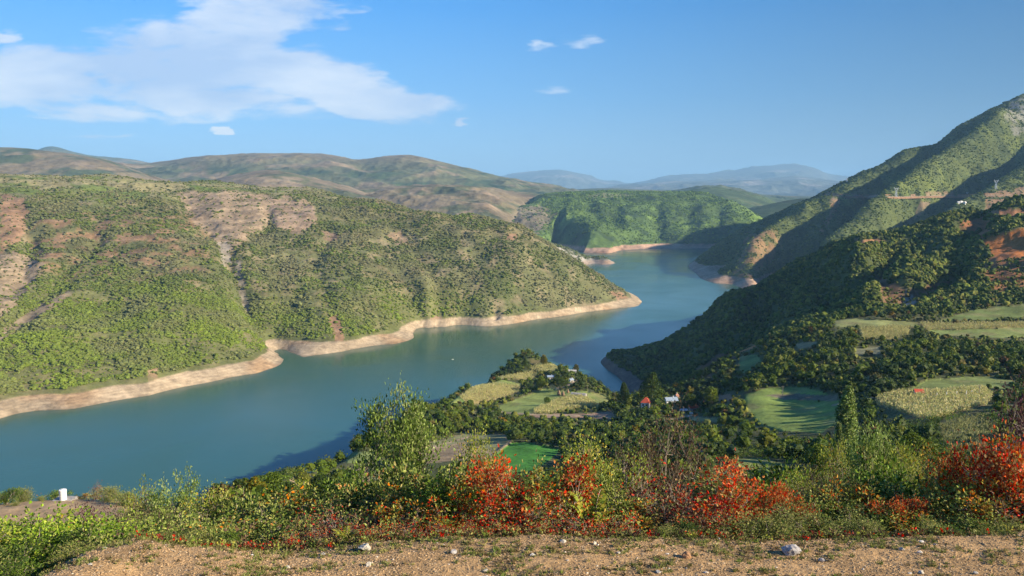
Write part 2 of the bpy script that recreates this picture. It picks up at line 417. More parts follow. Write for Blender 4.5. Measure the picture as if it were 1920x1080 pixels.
# ---- left bank hill
P_ = []
SH = [(-420, 860), (-200, 818), (0, 785), (130, 768), (280, 742), (400, 715), (480, 700), (556, 681), (541, 664), (640, 660), (740, 645), (816, 632), (795, 614), (830, 619), (900, 612), (1000, 600), (1100, 585), (1150, 579), (1195, 574)]
for (x, y) in SH: P_.append((x, y, 'w'))
for (x, y) in [(-200, 818), (0, 785), (280, 742), (480, 700), (640, 660), (740, 645), (900, 612), (1000, 600), (1100, 585), (1180, 577)]:
    a, t = pix_at(x, y); P_.append(('z', x, CZ / t * 0.95, -28))
P_ += [('z', 605, 1030, -25), ('z', 845, 1330, -25), ('z', 1255, 1640, -30), ('z', 1250, 1500, -30), ('z', 1250, 1800, -30)]
for cols in [(-420, (600, 1000), (440, 1350), (345, 1800), (322, 2100)),
             (-200, (580, 1050), (430, 1400), (345, 1780), (325, 2080)),
             (0, (640, 960), (540, 1130), (430, 1380), (352, 1720), (328, 2000)),
             (200, (620, 1040), (520, 1230), (420, 1450), (356, 1760), (327, 2020)),
             (400, (600, 1120), (510, 1300), (430, 1520), (366, 1800), (341, 2050)),
             (580, (580, 1260), (490, 1450), (420, 1640), (375, 1860), (353, 2060)),
             (700, (570, 1330), (490, 1490), (420, 1700), (377, 1930)),
             (800, (560, 1400), (490, 1530), (430, 1680), (401, 1840)),
             (900, (550, 1460), (480, 1580), (412, 1800)),
             (960, (540, 1500), (480, 1590), (424, 1760)),
             (1050, (545, 1560), (482, 1680)),
             (1110, (560, 1590), (521, 1670)),
             (1160, (569, 1620), (552, 1675))]:
    for (y, D) in cols[1:]: P_.append((cols[0], y, D))
    y, D = cols[-1]; a, t = pix_at(cols[0], y); zc = CZ - t * D
    P_.append(('z', cols[0], D * 1.12, zc * 0.86 - 8)); 
    P_.append(('z', cols[0], D * 1.45, zc * 0.5 - 30))
def d_left(T):
    up = sst(5, 60, T.Z)
    z = fbm(T.X, T.Y, 210, 5, 3, 0.5, True) * 13 * up + fbm(T.X, T.Y, 40, 4, 8) * 3.5 * sst(0, 20, T.Z) + fbm(T.X, T.Y, 60, 3, 4) * 2.0
    z += groove(T, [(405, 440), (425, 480), (445, 540), (470, 590), (520, 640), (541, 664)], 17, 17)
    z += groove(T, [(500, 385), (508, 430), (440, 470)], 10, 7)
    z += groove(T, [(812, 500), (822, 560), (820, 600), (805, 616)], 15, 13)
    z += groove(T, [(925, 570), (930, 600)], 9, 8)
    z += groove(T, [(700, 390), (770, 450), (800, 500), (812, 520)], 20, 9)
    z += groove(T, [(30, 380), (60, 450), (45, 520), (0, 570)], 18, 10)
    z += groove(T, [(600, 400), (620, 450), (590, 500), (612, 560), (635, 640)], 15, 5)
    z += groove(T, [(330, 360), (380, 420), (405, 450)], 22, 10)
    z += groove(T, [(200, 400), (170, 470), (60, 580), (0, 640)], 20, 9)
    fade = 1 - 0.75 * sst(0, 1, 1 - np.abs(T.LL - log(2000)) / 0.12) * (T.PX < 700)
    return z * fade
TL = Terrain(P_, (-0.98, 0.24), (700, 3200), 1000, 620, d_left)
gr = (0.100, 0.105, 0.040)
c = base(TL, (0.135, 0.135, 0.060))
n1_ = fbm(TL.X, TL.Y, 130, 5, 12); n2_ = fbm(TL.X, TL.Y, 35, 4, 17)
c = mix(c, (0.105, 0.12, 0.045), sst(-0.1, 0.4, n1_))
c = mix(c, (0.21, 0.175, 0.10), sst(0.0, 0.4, n2_ - 0.3 * n1_))
plateau = sst(0, 22, 378 - TL.PY + n1_ * 18) * (TL.PX < 720)
c = mix(c, (0.27, 0.24, 0.125), plateau * 0.85)
c = mix(c, (0.13, 0.16, 0.05), sst(0.05, 0.25, fbm(TL.X, TL.Y * 2.5, 160, 4, 40)) * plateau)
crest = sst(0, 40, (0.163 * TL.PX + 308) - TL.PY + n1_ * 20) * (TL.PX > 640) * (TL.PX < 1000)
c = mix(c, (0.20, 0.165, 0.085), crest * 0.7)
LB = np.zeros_like(TL.X)      # bare-ness
red = sst(-0.15, 0.25, n2_ + 0.3 * n1_) * sst(0, 30, TL.PX - 40) * sst(0, 60, 420 - TL.PX) * sst(0, 30, TL.PY - 385) * sst(0, 60, 545 - TL.PY)
c = mix(c, (0.24, 0.145, 0.085), red * 0.8); LB += red * 0.75
BARE = [([(332, 362), (420, 357), (505, 365), (520, 378), (500, 425), (470, 440), (440, 470), (420, 478), (395, 445), (368, 420), (345, 390)], (0.32, 0.235, 0.16), 14),
        ([(508, 378), (540, 366), (585, 380), (596, 415), (560, 440), (512, 425)], (0.33, 0.235, 0.165), 12),
        ([(0, 362), (45, 372), (52, 410), (40, 450), (0, 475)], (0.30, 0.18, 0.11), 12),
        ([(-60, 480), (20, 470), (82, 492), (80, 515), (30, 570), (0, 600), (-60, 640)], (0.32, 0.24, 0.16), 14),
        ([(0, 622), (80, 568), (130, 543), (140, 552), (90, 580), (0, 645)], (0.26, 0.20, 0.14), 8),
        ([(612, 590), (634, 592), (646, 632), (640, 650), (630, 648), (622, 615)], (0.33, 0.20, 0.12), 4),
        ([(500, 655), (520, 652), (548, 668), (545, 690), (520, 685)], (0.33, 0.21, 0.14), 4),
        ([(278, 690), (296, 690), (300, 735), (280, 740)], (0.30, 0.2, 0.12), 8),
        ([(405, 455), (428, 452), (436, 490), (420, 500)], (0.29, 0.255, 0.21), 8),
        ([(436, 490), (450, 485), (470, 590), (458, 590)], (0.32, 0.27, 0.2), 8),
        ([(950, 438), (972, 438), (968, 450), (950, 450)], (0.3, 0.18, 0.11), 6),
        ([(725, 440), (750, 432), (765, 450), (750, 465)], (0.28, 0.2, 0.13), 10),
        ([(605, 432), (635, 438), (630, 455), (608, 450)], (0.3, 0.2, 0.13), 8),
        ([(1140, 545), (1165, 548), (1180, 560), (1160, 562)], (0.3, 0.18, 0.11), 6),
        ([(800, 600), (822, 590), (850, 605), (840, 615), (800, 616)], (0.3, 0.2, 0.13), 8)]
for poly, col, amp in BARE:
    m = soft(TL, poly, amp, 3, 25); col = np.array(col) * 0.88; m = m * np.clip(1.05 - 0.5 * sst(0.1, 0.5, fbm(TL.X, TL.Y, 28, 4, 66)), 0, 1); c = mix(c, col, m * 0.9); LB = np.maximum(LB, m)
c = c * (1 + 0.16 * np.sin(TL.Z * 0.55 + n2_ * 6))[..., None] ** LB[..., None]
yg = sst(0, 60, TL.PY - (520 + 0.25 * TL.PX * 0 + n1_ * 40)) * (TL.PX < 900)
c = mix(c, (0.12, 0.135, 0.035), yg * 0.45 * (1 - LB))
for poly, amp in [([(130, 345), (200, 350), (280, 362), (270, 374), (200, 372), (150, 356)], 6), ([(0, 350), (50, 352), (120, 365), (60, 366), (0, 360)], 6), ([(350, 345), (400, 352), (410, 362), (360, 356)], 5)]:
    c = mix(c, (0.11, 0.16, 0.03), soft(TL, poly, amp, 6) * 0.8)
c, LSB = shore_band(TL, c)
build_terrain(TL, 'left_hill', c, M_hill); red_left = red
TL.red = red_left; TL.bare = np.maximum(np.maximum(LB, LSB), plateau * 0.97); TL.yg = yg; TL.n1 = n1_

# ---- rocky point behind the left hill
P_ = []
for (x, y) in [(1000, 515), (1060, 508), (1088, 500), (1115, 494), (1150, 491)]: P_.append((x, y, 'w'))
P_ += [('z', 1180, 2600, -30), ('z', 1150, 2450, -30), ('z', 1080, 2350, -30), ('z', 1000, 2200, -25)]
P_ += [(900, 430, 2600), (960, 433, 2620), (1010, 448, 2700), (1050, 462, 2750), (1085, 476, 2760), (1120, 485, 2740), (1140, 488, 2720)]
P_ += [('z', 900, 3000, 60), ('z', 1010, 3050, 10), ('z', 1085, 3000, -15), ('z', 1140, 2950, -25), ('z', 1060, 3300, -30), ('z', 900, 3400, 20)]
def d_pt(T): return fbm(T.X, T.Y, 120, 4, 33, 0.5, True) * 9 * sst(0, 20, T.Z) + fbm(T.X, T.Y, 25, 3, 34) * 2
TP = Terrain(P_, (-0.06, 0.17), (2150, 3400), 300, 240, d_pt)
c = base(TP, (0.07, 0.085, 0.035)); c = mix(c, (0.30, 0.28, 0.24), soft(TP, [(1010, 452), (1060, 462), (1085, 480), (1120, 487), (1150, 490), (1090, 502), (1050, 500), (1030, 475)], 12, 8, 40))
c = mix(c, (0.08, 0.09, 0.035), sst(0.0, 0.2, fbm(TP.X, TP.Y, 60, 4, 4)) * 0.8)
c, _ = shore_band(TP, c, 10, (0.33, 0.26, 0.2))
build_terrain(TP, 'rocky_point', c, M_hill)

# ---- green hill across the lake
P_ = []
for (x, y) in [(960, 480), (1080, 476), (1130, 473), (1155, 469), (1210, 467), (1280, 466), (1345, 465), (1450, 462), (1600, 460)]: P_.append((x, y, 'w'))
for x in (960, 1060, 1150, 1250, 1350, 1500): P_.append(('z', x, 2900, -40))
for cols in [(900, (450, 3500), (415, 3900), (398, 4300)), (970, (440, 3500), (415, 3800), (396, 4200), (388, 4600)), (1010, (440, 3500), (405, 3900), (380, 4300), (368, 4700)),
             (1080, (440, 3520), (405, 3900), (378, 4300), (361, 4800)), (1150, (440, 3600), (405, 3900), (375, 4300), (359, 4900)), (1230, (440, 3700), (410, 3900), (378, 4300), (361, 4900)),
             (1320, (440, 3700), (405, 3950), (378, 4300), (364, 4600)), (1370, (440, 3700), (405, 3950), (381, 4250)), (1410, (445, 3700), (415, 3900)), (1470, (455, 3650), (440, 3750))]:
    for (y, D) in cols[1:]: P_.append((cols[0], y, D))
    y, D = cols[-1]; a, t = pix_at(cols[0], y); zc = CZ - t * D
    P_.append(('z', cols[0], D * 1.15, zc * 0.8 - 20)); P_.append(('z', cols[0], D * 1.5, zc * 0.4 - 50))
def d_far(T):
    up = sst(0, 50, T.Z)
    z = fbm(T.X, T.Y, 420, 5, 61, 0.55, True) * 38 * up + fbm(T.X, T.Y, 60, 3, 62) * 5
    z += groove(T, [(1030, 432), (1060, 452), (1090, 475)], 20, 75, 0.1)  # gully and following rib shaped to put a dark shadow on this flank
    z += groove(T, [(1050, 420), (1085, 424), (1130, 447), (1162, 472)], 22, -34, 0.1)
    for g in ([(1090, 380), (1120, 420), (1150, 450)], [(1170, 385), (1150, 410), (1165, 450)], [(1240, 380), (1230, 420), (1240, 460)], [(1300, 390), (1290, 420), (1310, 460)], [(1345, 385), (1350, 430)]):
        z += groove(T, g, 14, 20)
    fade = 1 - 0.8 * sst(0, 1, 1 - np.abs(T.LL - log(4800)) / 0.14)
    return z * fade
TG = Terrain(P_, (-0.1, 0.45), (2800, 7400), 620, 400, d_far)
n1_ = fbm(TG.X, TG.Y, 300, 5, 12); n2_ = fbm(TG.X, TG.Y, 90, 4, 19)
c = base(TG, (0.075, 0.12, 0.03)); c = mix(c, (0.13, 0.20, 0.04), sst(-0.05, 0.35, n1_)); c = mix(c, (0.03, 0.05, 0.02), sst(0.0, 0.3, n2_) * 0.7)
c = mix(c, (0.22, 0.17, 0.12), soft(TG, [(900, 395), (1010, 385), (1045, 400), (1030, 420), (1000, 440), (980, 430), (940, 440), (900, 440)], 16, 7, 90) * 0.8)
c = mix(c, (0.24, 0.24, 0.12), soft(TG, [(1100, 366), (1130, 362), (1190, 365), (1160, 370), (1110, 371)], 3, 7, 90))
c, _ = shore_band(TG, c, 17, (0.38, 0.24, 0.16))
build_terrain(TG, 'green_hill', c, M_far)

# ---- brown hills and mountains behind
def ridge(name, crest, D, base_py, dfront, seed, amp, cols, ar, mat=M_far, zb=-30, extra=(), cap=None, xcut=9999):
    P = []
    for (x, y) in crest:
        P.append((x, y, D)); a, t = pix_at(x, y); zc = CZ - t * D
        a2, tb = pix_at(x, base_py)
        zb_ = CZ - tb * dfront
        
        if x > xcut: zb_ = -60 - 0.3 * (x - xcut)
        P.append(('z', x, dfront, zb_)); P.append(('z', x, (D * 0.55 + dfront * 0.45), zb_ + (zc - zb_) * 0.5)); P.append(('z', x, D * 1.25, zc * 0.55))
    P += list(extra)
    def dd(T):
        k = sst(0, 1, (T.LL - log(dfront)) / (log(D) - log(dfront)))
        f = 1 - 0.85 * sst(0, 1, 1 - np.abs(T.LL - log(D)) / 0.10)
        return (fbm(T.X, T.Y, D * 0.10, 5, seed, 0.52, True) * amp + fbm(T.X, T.Y, D * 0.012, 4, seed + 5) * amp * 0.15) * f
    T = Terrain(P, ar, (dfront * 0.95, D * 1.3), 520, 220, dd)
    c = base(T, cols[0]); a = fbm(T.X, T.Y, D * 0.07, 5, seed + 9); b = fbm(T.X, T.Y, D * 0.02, 4, seed + 10)
    c = mix(c, cols[1], sst(-0.05, 0.25, a + 0.3 * b)); c = mix(c, cols[2], sst(0.12, 0.4, fbm(T.X, T.Y, D * 0.05, 4, seed + 13)) * 0.8)
    if cap: c = mix(c, cols[2], sst(cap[0], cap[1], T.Z + a * 60) * 0.7)
    build_terrain(T, name, c, mat, zmin=-60)
    return T
BR = [(0.11, 0.115, 0.055), (0.055, 0.080, 0.035), (0.23, 0.17, 0.11)]
ridge('brown_plateau', [(560, 352), (640, 357), (700, 354), (760, 350), (860, 347), (930, 357), (1000, 368), (1080, 385), (1120, 400)], 4700, 445, 2900, 71, 36, [(0.19, 0.15, 0.09), (0.09, 0.10, 0.05), (0.26, 0.19, 0.125)], (-0.42, 0.14), xcut=955)
ridge('brown_hill', [(-380, 300), (-200, 288), (0, 277), (60, 280), (130, 288), (200, 300), (262, 322), (340, 345)], 5200, 400, 3400, 75, 30, [(0.19, 0.15, 0.09), (0.07, 0.09, 0.045), (0.22, 0.17, 0.115)], (-0.98, -0.36))
ridge('brown_knoll', [(390, 345), (430, 333), (480, 325), (530, 325), (570, 333), (640, 350), (700, 368)], 4300, 400, 3400, 77, 30, [(0.20, 0.155, 0.10), (0.09, 0.10, 0.05), (0.24, 0.18, 0.12)], (-0.42, -0.13))
ridge('big_mountain', [(120, 312), (200, 304), (240, 308), (300, 306), (340, 299), (400, 292), (480, 289), (560, 288), (620, 291), (680, 302), (710, 296), (770, 292), (850, 310), (950, 334), (1060, 355), (1130, 370)], 7400, 410, 4700, 81, 60, BR, (-0.62, 0.14), cap=(420, 620))
ridge('far_brown_peak', [(20, 295), (60, 287), (90, 276), (120, 281), (150, 291), (220, 298), (280, 306)], 13000, 360, 9000, 83, 120, BR, (-0.68, -0.42))
ridge('far_green_ridge', [(1240, 372), (1300, 358), (1315, 351), (1335, 355), (1380, 362), (1430, 376), (1480, 382), (1560, 400)], 7200, 440, 5200, 85, 70, [(0.06, 0.085, 0.03), (0.045, 0.07, 0.025), (0.10, 0.11, 0.05)], (0.14, 0.46))
ridge('side_green_ridge', [(1300, 364), (1360, 362), (1400, 372), (1440, 384), (1500, 410)], 5600, 460, 4300, 86, 50, [(0.06, 0.09, 0.03), (0.045, 0.07, 0.025), (0.10, 0.11, 0.05)], (0.2, 0.42))
ridge('blue_ridge', [(1380, 410), (1430, 396), (1500, 384), (1560, 378), (1700, 372)], 4400, 450, 3700, 88, 30, [(0.05, 0.08, 0.03), (0.04, 0.06, 0.025), (0.09, 0.1, 0.05)], (0.26, 0.56))
ridge('plain', [(900, 358), (1040, 357), (1100, 354), (1140, 353), (1230, 356), (1320, 357), (1420, 364), (1560, 370)], 9500, 385, 6500, 89, 14, [(0.08, 0.10, 0.04), (0.05, 0.07, 0.03), (0.16, 0.14, 0.08)], (-0.1, 0.5))
FM = [(0.10, 0.11, 0.09), (0.08, 0.09, 0.07), (0.22, 0.20, 0.18)]
ridge('far_mountain', [(900, 345), (965, 330), (1010, 326), (1055, 321), (1085, 330), (1130, 345), (1200, 352), (1300, 352)], 29000, 375, 22000, 91, 260, FM, (-0.1, 0.3))
ridge('far_range', [(1130, 360), (1200, 347), (1260, 335), (1330, 330), (1400, 321), (1480, 314), (1540, 322), (1552, 332), (1620, 345), (1700, 350)], 26000, 378, 20000, 93, 240, FM, (0.08, 0.55))
ridge('far_foothills', [(1080, 362), (1180, 351), (1300, 343), (1420, 338), (1500, 335), (1600, 350), (1700, 360)], 19000, 380, 14000, 95, 150, FM, (0.05, 0.55))

# ---- mountain on the right bank
P_ = []
for (x, y) in [(1295, 506), (1313, 521), (1340, 531), (1370, 533), (1392, 541), (1420, 552), (1500, 572), (1600, 585), (1800, 600), (2100, 620), (2400, 640)]: P_.append((x, y, 'w'))
P_ += [('z', 1250, 2500, -40), ('z', 1270, 2150, -40), ('z', 1330, 1950, -40), ('z', 1500, 1500, -30), ('z', 1270, 2800, -40), ('z', 1350, 3000, -60), ('z', 1800, 1350, -30)]
for cols in [(1330, (498, 2400), (479, 2560)), (1370, (490, 2330), (447, 2640)), (1420, (500, 2150), (455, 2400), (417, 2700)), (1480, (510, 2000), (440, 2400), (394, 2700)),
             (1550, (500, 1980), (430, 2300), (390, 2480), (361, 2750)), (1620, (490, 1980), (420, 2280), (372, 2500), (326, 2800)), (1700, (480, 1980), (410, 2260), (368, 2450), (286, 2900)),
             (1800, (460, 1980), (400, 2240), (368, 2400), (300, 2700), (240, 3000)), (1860, (450, 1980), (390, 2240), (366, 2380), (280, 2720), (207, 3050)), (1920, (440, 1980), (385, 2200), (362, 2350), (270, 2720), (184, 3100)),
             (2100, (420, 1980), (350, 2250), (220, 2800), (110, 3200)), (2400, (380, 2000), (300, 2250), (150, 2800), (40, 3300))]:
    for (y, D) in cols[1:]: P_.append((cols[0], y, D))
    y, D = cols[-1]; a, t = pix_at(cols[0], y); zc = CZ - t * D
    P_.append(('z', cols[0], D * 1.12, zc * 0.72 - 20)); P_.append(('z', cols[0], D * 1.4, zc * 0.35 - 60))
def d_right(T):
    up = sst(0, 50, T.Z)
    z = fbm(T.X, T.Y, 260, 5, 103, 0.5, True) * 16 * up + fbm(T.X, T.Y, 40, 4, 104) * 3 * sst(0, 12, T.Z)
    R = [  # ribs with the gullies to their left: gully line, rib line
        ([(1500, 396), (1440, 425), (1380, 462), (1318, 512)], 20, 34), ([(1540, 395), (1480, 430), (1420, 480), (1375, 520), (1345, 532)], 22, -34),
        ([(1540, 400), (1500, 440), (1480, 465), (1455, 490), (1420, 535)], 11, 26), ([(1590, 380), (1545, 420), (1500, 470), (1460, 510)], 24, -14),
        ([(1850, 195), (1790, 250), (1720, 300), (1655, 350), (1600, 395), (1540, 450), (1470, 500), (1410, 545)], 30, 62), ([(1900, 215), (1850, 265), (1770, 320), (1700, 368), (1640, 412), (1560, 470), (1500, 505)], 30, -48),
        ([(1720, 265), (1660, 320), (1610, 360)], 18, 34), ([(1740, 275), (1690, 320), (1640, 355)], 16, -12), ([(1650, 300), (1600, 345)], 14, 20),
        ([(1725, 380), (1700, 410), (1670, 440), (1640, 462)], 12, 28), ([(1960, 270), (1890, 320), (1830, 355), (1780, 385), (1730, 425), (1680, 460)], 30, 66), ([(2010, 290), (1920, 350), (1860, 375), (1800, 408), (1740, 450)], 28, -46)]
    cy = np.interp(T.PX, [1295, 1340, 1400, 1480, 1550, 1600, 1700, 1800, 1860, 1920, 2100], [505, 470, 422, 390, 360, 335, 285, 240, 205, 183, 110])
    for pts, w, d in R: z += groove(T, pts, w, d * 1.5, 0.12) * up * sst(2, 34, T.PY - cy)
    f = 1 - 0.7 * sst(0, 1, 1 - (T.Ttop - T.LL) / 0.05) if hasattr(T, 'Ttop') else 1
    return z
TR = Terrain(P_, (0.18, 1.0), (1350, 4300), 820, 620, d_right)
n1_ = fbm(TR.X, TR.Y, 160, 5, 112); n2_ = fbm(TR.X, TR.Y, 45, 4, 119)
c = base(TR, (0.085, 0.105, 0.032)); c = mix(c, (0.12, 0.145, 0.035), sst(0, 0.35, n1_)); c = mix(c, (0.045, 0.065, 0.022), sst(0.0, 0.3, n2_) * 0.7)
RB = np.zeros_like(TR.X)
for poly, col, amp in [([(1400, 440), (1450, 430), (1470, 455), (1440, 490), (1400, 530), (1375, 532), (1385, 490)], (0.25, 0.145, 0.08), 20),
                       ([(1560, 372), (1580, 372), (1560, 410), (1540, 440), (1535, 435), (1555, 400)], (0.26, 0.16, 0.10), 6),
                       ([(1480, 495), (1530, 470), (1500, 510), (1460, 540), (1440, 540)], (0.22, 0.14, 0.08), 16),
                       ([(1725, 378), (1745, 378), (1725, 405), (1712, 412)], (0.24, 0.16, 0.11), 5), ([(1735, 360), (1790, 360), (1790, 369), (1735, 369)], (0.27, 0.18, 0.12), 4),
                       ([(1560, 364), (1620, 362), (1620, 372), (1560, 374)], (0.20, 0.15, 0.10), 4),
                       ([(1845, 374), (1900, 370), (1895, 398), (1848, 400)], (0.27, 0.155, 0.09), 4), ([(1845, 362), (1925, 350), (1925, 368), (1845, 370)], (0.27, 0.16, 0.10), 4),
                       ([(1890, 185), (1930, 180), (1930, 250), (1900, 255), (1885, 220)], (0.24, 0.23, 0.2), 14)]:
    m = soft(TR, poly, amp, 13, 40); m = m * np.clip(0.95 - 0.9 * sst(-0.1, 0.35, fbm(TR.X, TR.Y, 35, 4, 67)), 0.1, 1); c = mix(c, col, m * 0.8); RB = np.maximum(RB, m)
c, sb = shore_band(TR, c, 16, (0.40, 0.27, 0.18))
build_terrain(TR, 'right_mountain', c, M_hill)
TR.bare = np.maximum(RB, sb)
# ---- hillside, village valley, peninsula and near slope: one continuous surface
P_ = []
# bank under the camera and gravel shelf
for x in (-900, -300, 200, 700, 1200, 1700, 2300, 2900):
    P_ += [('z', x, 1.6, CZ - 1.9), ('z', x, 5.0, CZ - 3.6)]
P_ += [('z', -900, 10, CZ - 6.6), ('z', -900, 14, CZ - 9.5)]
P_ += [(-80, 1135, 11.0), (-80, 1150, 13.5), (60, 1085, 11.3), (60, 1100, 13.2), (160, 1040, 12.2), (260, 1016, 12.8), (340, 1026, 12.9), (430, 1036, 12.6), (540, 1040, 12.5), (700, 1022, 12.8),
       (260, 1075, 11.3), (500, 1078, 11.4), (900, 1078, 11.5), (1400, 1078, 11.5), (1900, 1078, 11.5), (2500, 1070, 11.6),
       (850, 1013, 13.0), (1000, 1009, 13.1), (1200, 1013, 13.1), (1350, 1016, 13.1), (1550, 1016, 13.1), (1750, 1009, 13.2), (1920, 1002, 13.3), (2200, 998, 13.4), (2500, 996, 13.5), (620, 1030, 12.8)]
for x, z1 in ((-900, -9.6), (-80, -7.6), (60, -7.2), (260, -6.75), (500, -6.7), (800, -6.6), (1100, -6.6), (1400, -6.65), (1700, -6.6), (1920, -6.55), (2500, -6.6)):
    P_ += [('z', x, 15.2, CZ + z1 - 0.25)]
for x in (-900, -200, 50, 260, 500, 800, 1100, 1400, 1700, 1950, 2500):
    P_ += [('z', x, 18.5, CZ - 8.6 - (0.8 if x < 300 else 0)), ('z', x, 25, CZ - 11.6 - (1.0 if x < 300 else 0))]
# promontory with the pillar
P_ += [(-500, 985, 46), (-100, 1000, 42), (0, 985, 44), (100, 962, 47), (200, 958, 48), (300, 965, 47), (400, 990, 44),
       (-500, 960, 54), (-100, 962, 54), (40, 951, 52), (119, 945.5, 52), (119, 945, 53.5), (200, 943, 53), (260, 946, 53), (330, 955, 52), (400, 968, 51)]
P_ += [('z', x, 38, CZ - 18.3) for x in (-500, 0, 200, 400)]
for x in (-900, -300, 0, 150):
    P_ += [('z', x, 62, CZ - 27), ('z', x, 100, CZ - 56), ('z', x, 180, CZ - 108), ('z', x, 320, CZ - 190), ('z', x, 420, CZ - 250), ('z', x, 700, CZ - 260)]
P_ += [('z', 330, 62, CZ - 26), ('z', 330, 100, CZ - 45), ('z', 330, 170, CZ - 74), ('z', 330, 250, CZ - 125), ('z', 330, 380, CZ - 225), ('z', 330, 700, CZ - 260)]
for x in (500, 700, 900, 1100, 1300, 1500, 1700, 1920, 2300):
    P_ += [('z', x, 50, CZ - 24), ('z', x, 90, CZ - 41)]
P_ += [('z', 600, 130, CZ - 62), ('z', 900, 150, CZ - 66), ('z', 1200, 150, CZ - 62), ('z', 1500, 130, CZ - 56), ('z', 1700, 130, CZ - 54), ('z', 1920, 120, CZ - 50), ('z', 2300, 120, CZ - 46)]
P_ += [(440, 940, 150), (500, 930, 180), (560, 920, 220), (500, 975, 110), (440, 985, 95), (600, 960, 150), (380, 945, 120)]
# silhouette against the lake, going out along the peninsula
P_ += [(400, 918, 168), (430, 913, 185), (480, 908, 222), (520, 898, 250), (560, 882, 300), (640, 858, 345), (690, 835, 380), (730, 805, 420), (780, 778, 460), (850, 749, 540), (900, 728, 600), (940, 710, 660), (985, 694, 715), (1010, 692, 728)]
for x, D, z in ((400, 168, 157), (520, 262, 126), (640, 345, 106), (780, 460, 92), (850, 540, 83), (900, 600, 76), (940, 660, 70), (1000, 735, 63)):
    P_ += [('z', x - 3, D * 1.06, z - 8), ('z', x - 8, D * 1.16, z - 30), ('z', x - 14, D * 1.32, -10), ('z', x - 20, D * 1.6, -40)]
P_ += [(1050, 697, 710), (1090, 708, 680), (1125, 726, 640), (1160, 748, 590)]
P_ += [('z', 1050, 800, 20), ('z', 1100, 770, 15), ('z', 1140, 730, 12), ('z', 1175, 690, 12), ('z', 1060, 900, -30), ('z', 1120, 860, -30), ('z', 1170, 820, -20)]
# peninsula top and middle slope
P_ += [(1000, 705, 690), (960, 735, 600), (1040, 745, 570), (1085, 745, 560), (900, 765, 530), (1000, 765, 520), (1080, 775, 490), (1130, 785, 470), (860, 790, 470), (950, 795, 455),
       (800, 815, 410), (1000, 815, 410), (1100, 815, 405), (720, 850, 350), (800, 850, 345), (900, 850, 335), (1000, 835, 350), (1100, 845, 340),
       (560, 905, 270), (640, 890, 290), (760, 880, 300), (900, 890, 290), (980, 875, 300), (1100, 880, 280), (640, 930, 230), (900, 930, 230), (1100, 930, 220)]
# village and valley to the right
P_ += [(1211, 765, 480), (1260, 765, 480), (1300, 778, 450), (1200, 800, 410), (1300, 810, 370), (1380, 800, 360), (1200, 850, 310), (1300, 865, 250), (1400, 862, 240), (1300, 920, 190), (1450, 890, 215), (1480, 930, 170),
       (1400, 745, 430), (1470, 735, 440), (1540, 745, 415), (1420, 775, 380), (1500, 790, 345), (1540, 810, 310), (1440, 705, 490), (1400, 690, 560), (1330, 735, 520),
       (1590, 905, 168), (1560, 850, 240), (1650, 850, 230), (1650, 790, 300), (1700, 745, 345), (1850, 740, 335), (1830, 775, 285), (1780, 800, 255), (1850, 850, 200), (1950, 850, 190), (1700, 900, 165), (1900, 900, 150),
       (1650, 720, 385), (1800, 720, 370), (1950, 735, 340), (1700, 690, 430), (1850, 690, 420), (1560, 690, 470), (1500, 665, 540), (1600, 660, 510), (1750, 655, 500), (1900, 650, 500),
       (1570, 605, 620), (1650, 608, 600), (1720, 603, 610), (1800, 600, 610), (1920, 590, 620), (1640, 634, 560), (1760, 622, 570), (1920, 625, 560), (1480, 630, 620), (1440, 640, 640), (1380, 662, 640), (1340, 690, 600), (1300, 728, 560), (1250, 745, 530),
       (2200, 730, 330), (2200, 640, 500), (2200, 560, 650), (2200, 850, 180)]
# ravine, then the shaded slope beyond
P_ += [('z', 1200, 640, 50), ('z', 1200, 760, 4), ('z', 1250, 640, 60), ('z', 1280, 760, 12), ('z', 1330, 760, 30), ('z', 1400, 760, 64)]
P_ += [(1125, 680, 'w'), (1140, 694, 'w'), (1162, 712, 'w'), (1105, 672, 1200)][:3]
P_ += [('z', 1105, 1040, -30), ('z', 1090, 1160, -40), ('z', 1130, 960, -30), ('z', 1180, 880, -3)]
P_ += [(1215, 722, 900), (1260, 724, 885), (1300, 715, 885), (1200, 690, 985), (1260, 680, 975), (1330, 680, 925), (1380, 672, 905), (1170, 662, 1085), (1215, 652, 1110), (1250, 640, 1130), (1300, 612, 1150), (1350, 585, 1170), (1400, 555, 1190), (1450, 521, 1210), (1500, 490, 1230), (1560, 470, 1220), (1640, 456, 1190),
       (1700, 442, 1170), (1800, 415, 1150), (1870, 400, 1120), (1920, 392, 1100), (2100, 350, 1100), (2400, 300, 1100)]
P_ += [(1300, 655, 1014), (1380, 640, 953), (1380, 610, 1011), (1450, 605, 942), (1450, 570, 1014), (1520, 575, 915), (1520, 530, 1008), (1590, 570, 830), (1600, 540, 880), (1610, 500, 950), (1640, 585, 665), (1700, 582, 660), (1700, 540, 760), (1700, 490, 930),
       (1800, 575, 665), (1800, 530, 760), (1800, 470, 920), (1900, 560, 680), (1900, 500, 790), (1900, 450, 900), (1960, 430, 960)]
for x, D, z in ((1170, 1085, 27), (1250, 1130, 20), (1300, 1150, 30), (1400, 1190, 80), (1500, 1230, 130), (1640, 1190, 158), (1800, 1150, 185), (1920, 1100, 200), (2100, 1100, 210), (2400, 1100, 220)):
    P_ += [('z', x - 10, D * 1.12, z - 55 if z > 60 else -25), ('z', x - 20, D * 1.3, -40 if x < 1450 else 30)]
LIP = ([300, 450, 560, 700, 850, 1000, 1200, 1350, 1550, 1750, 1920, 2500], [1021, 1038, 1038, 1021, 1013, 1009, 1012, 1017, 1016, 1010, 1003, 997])
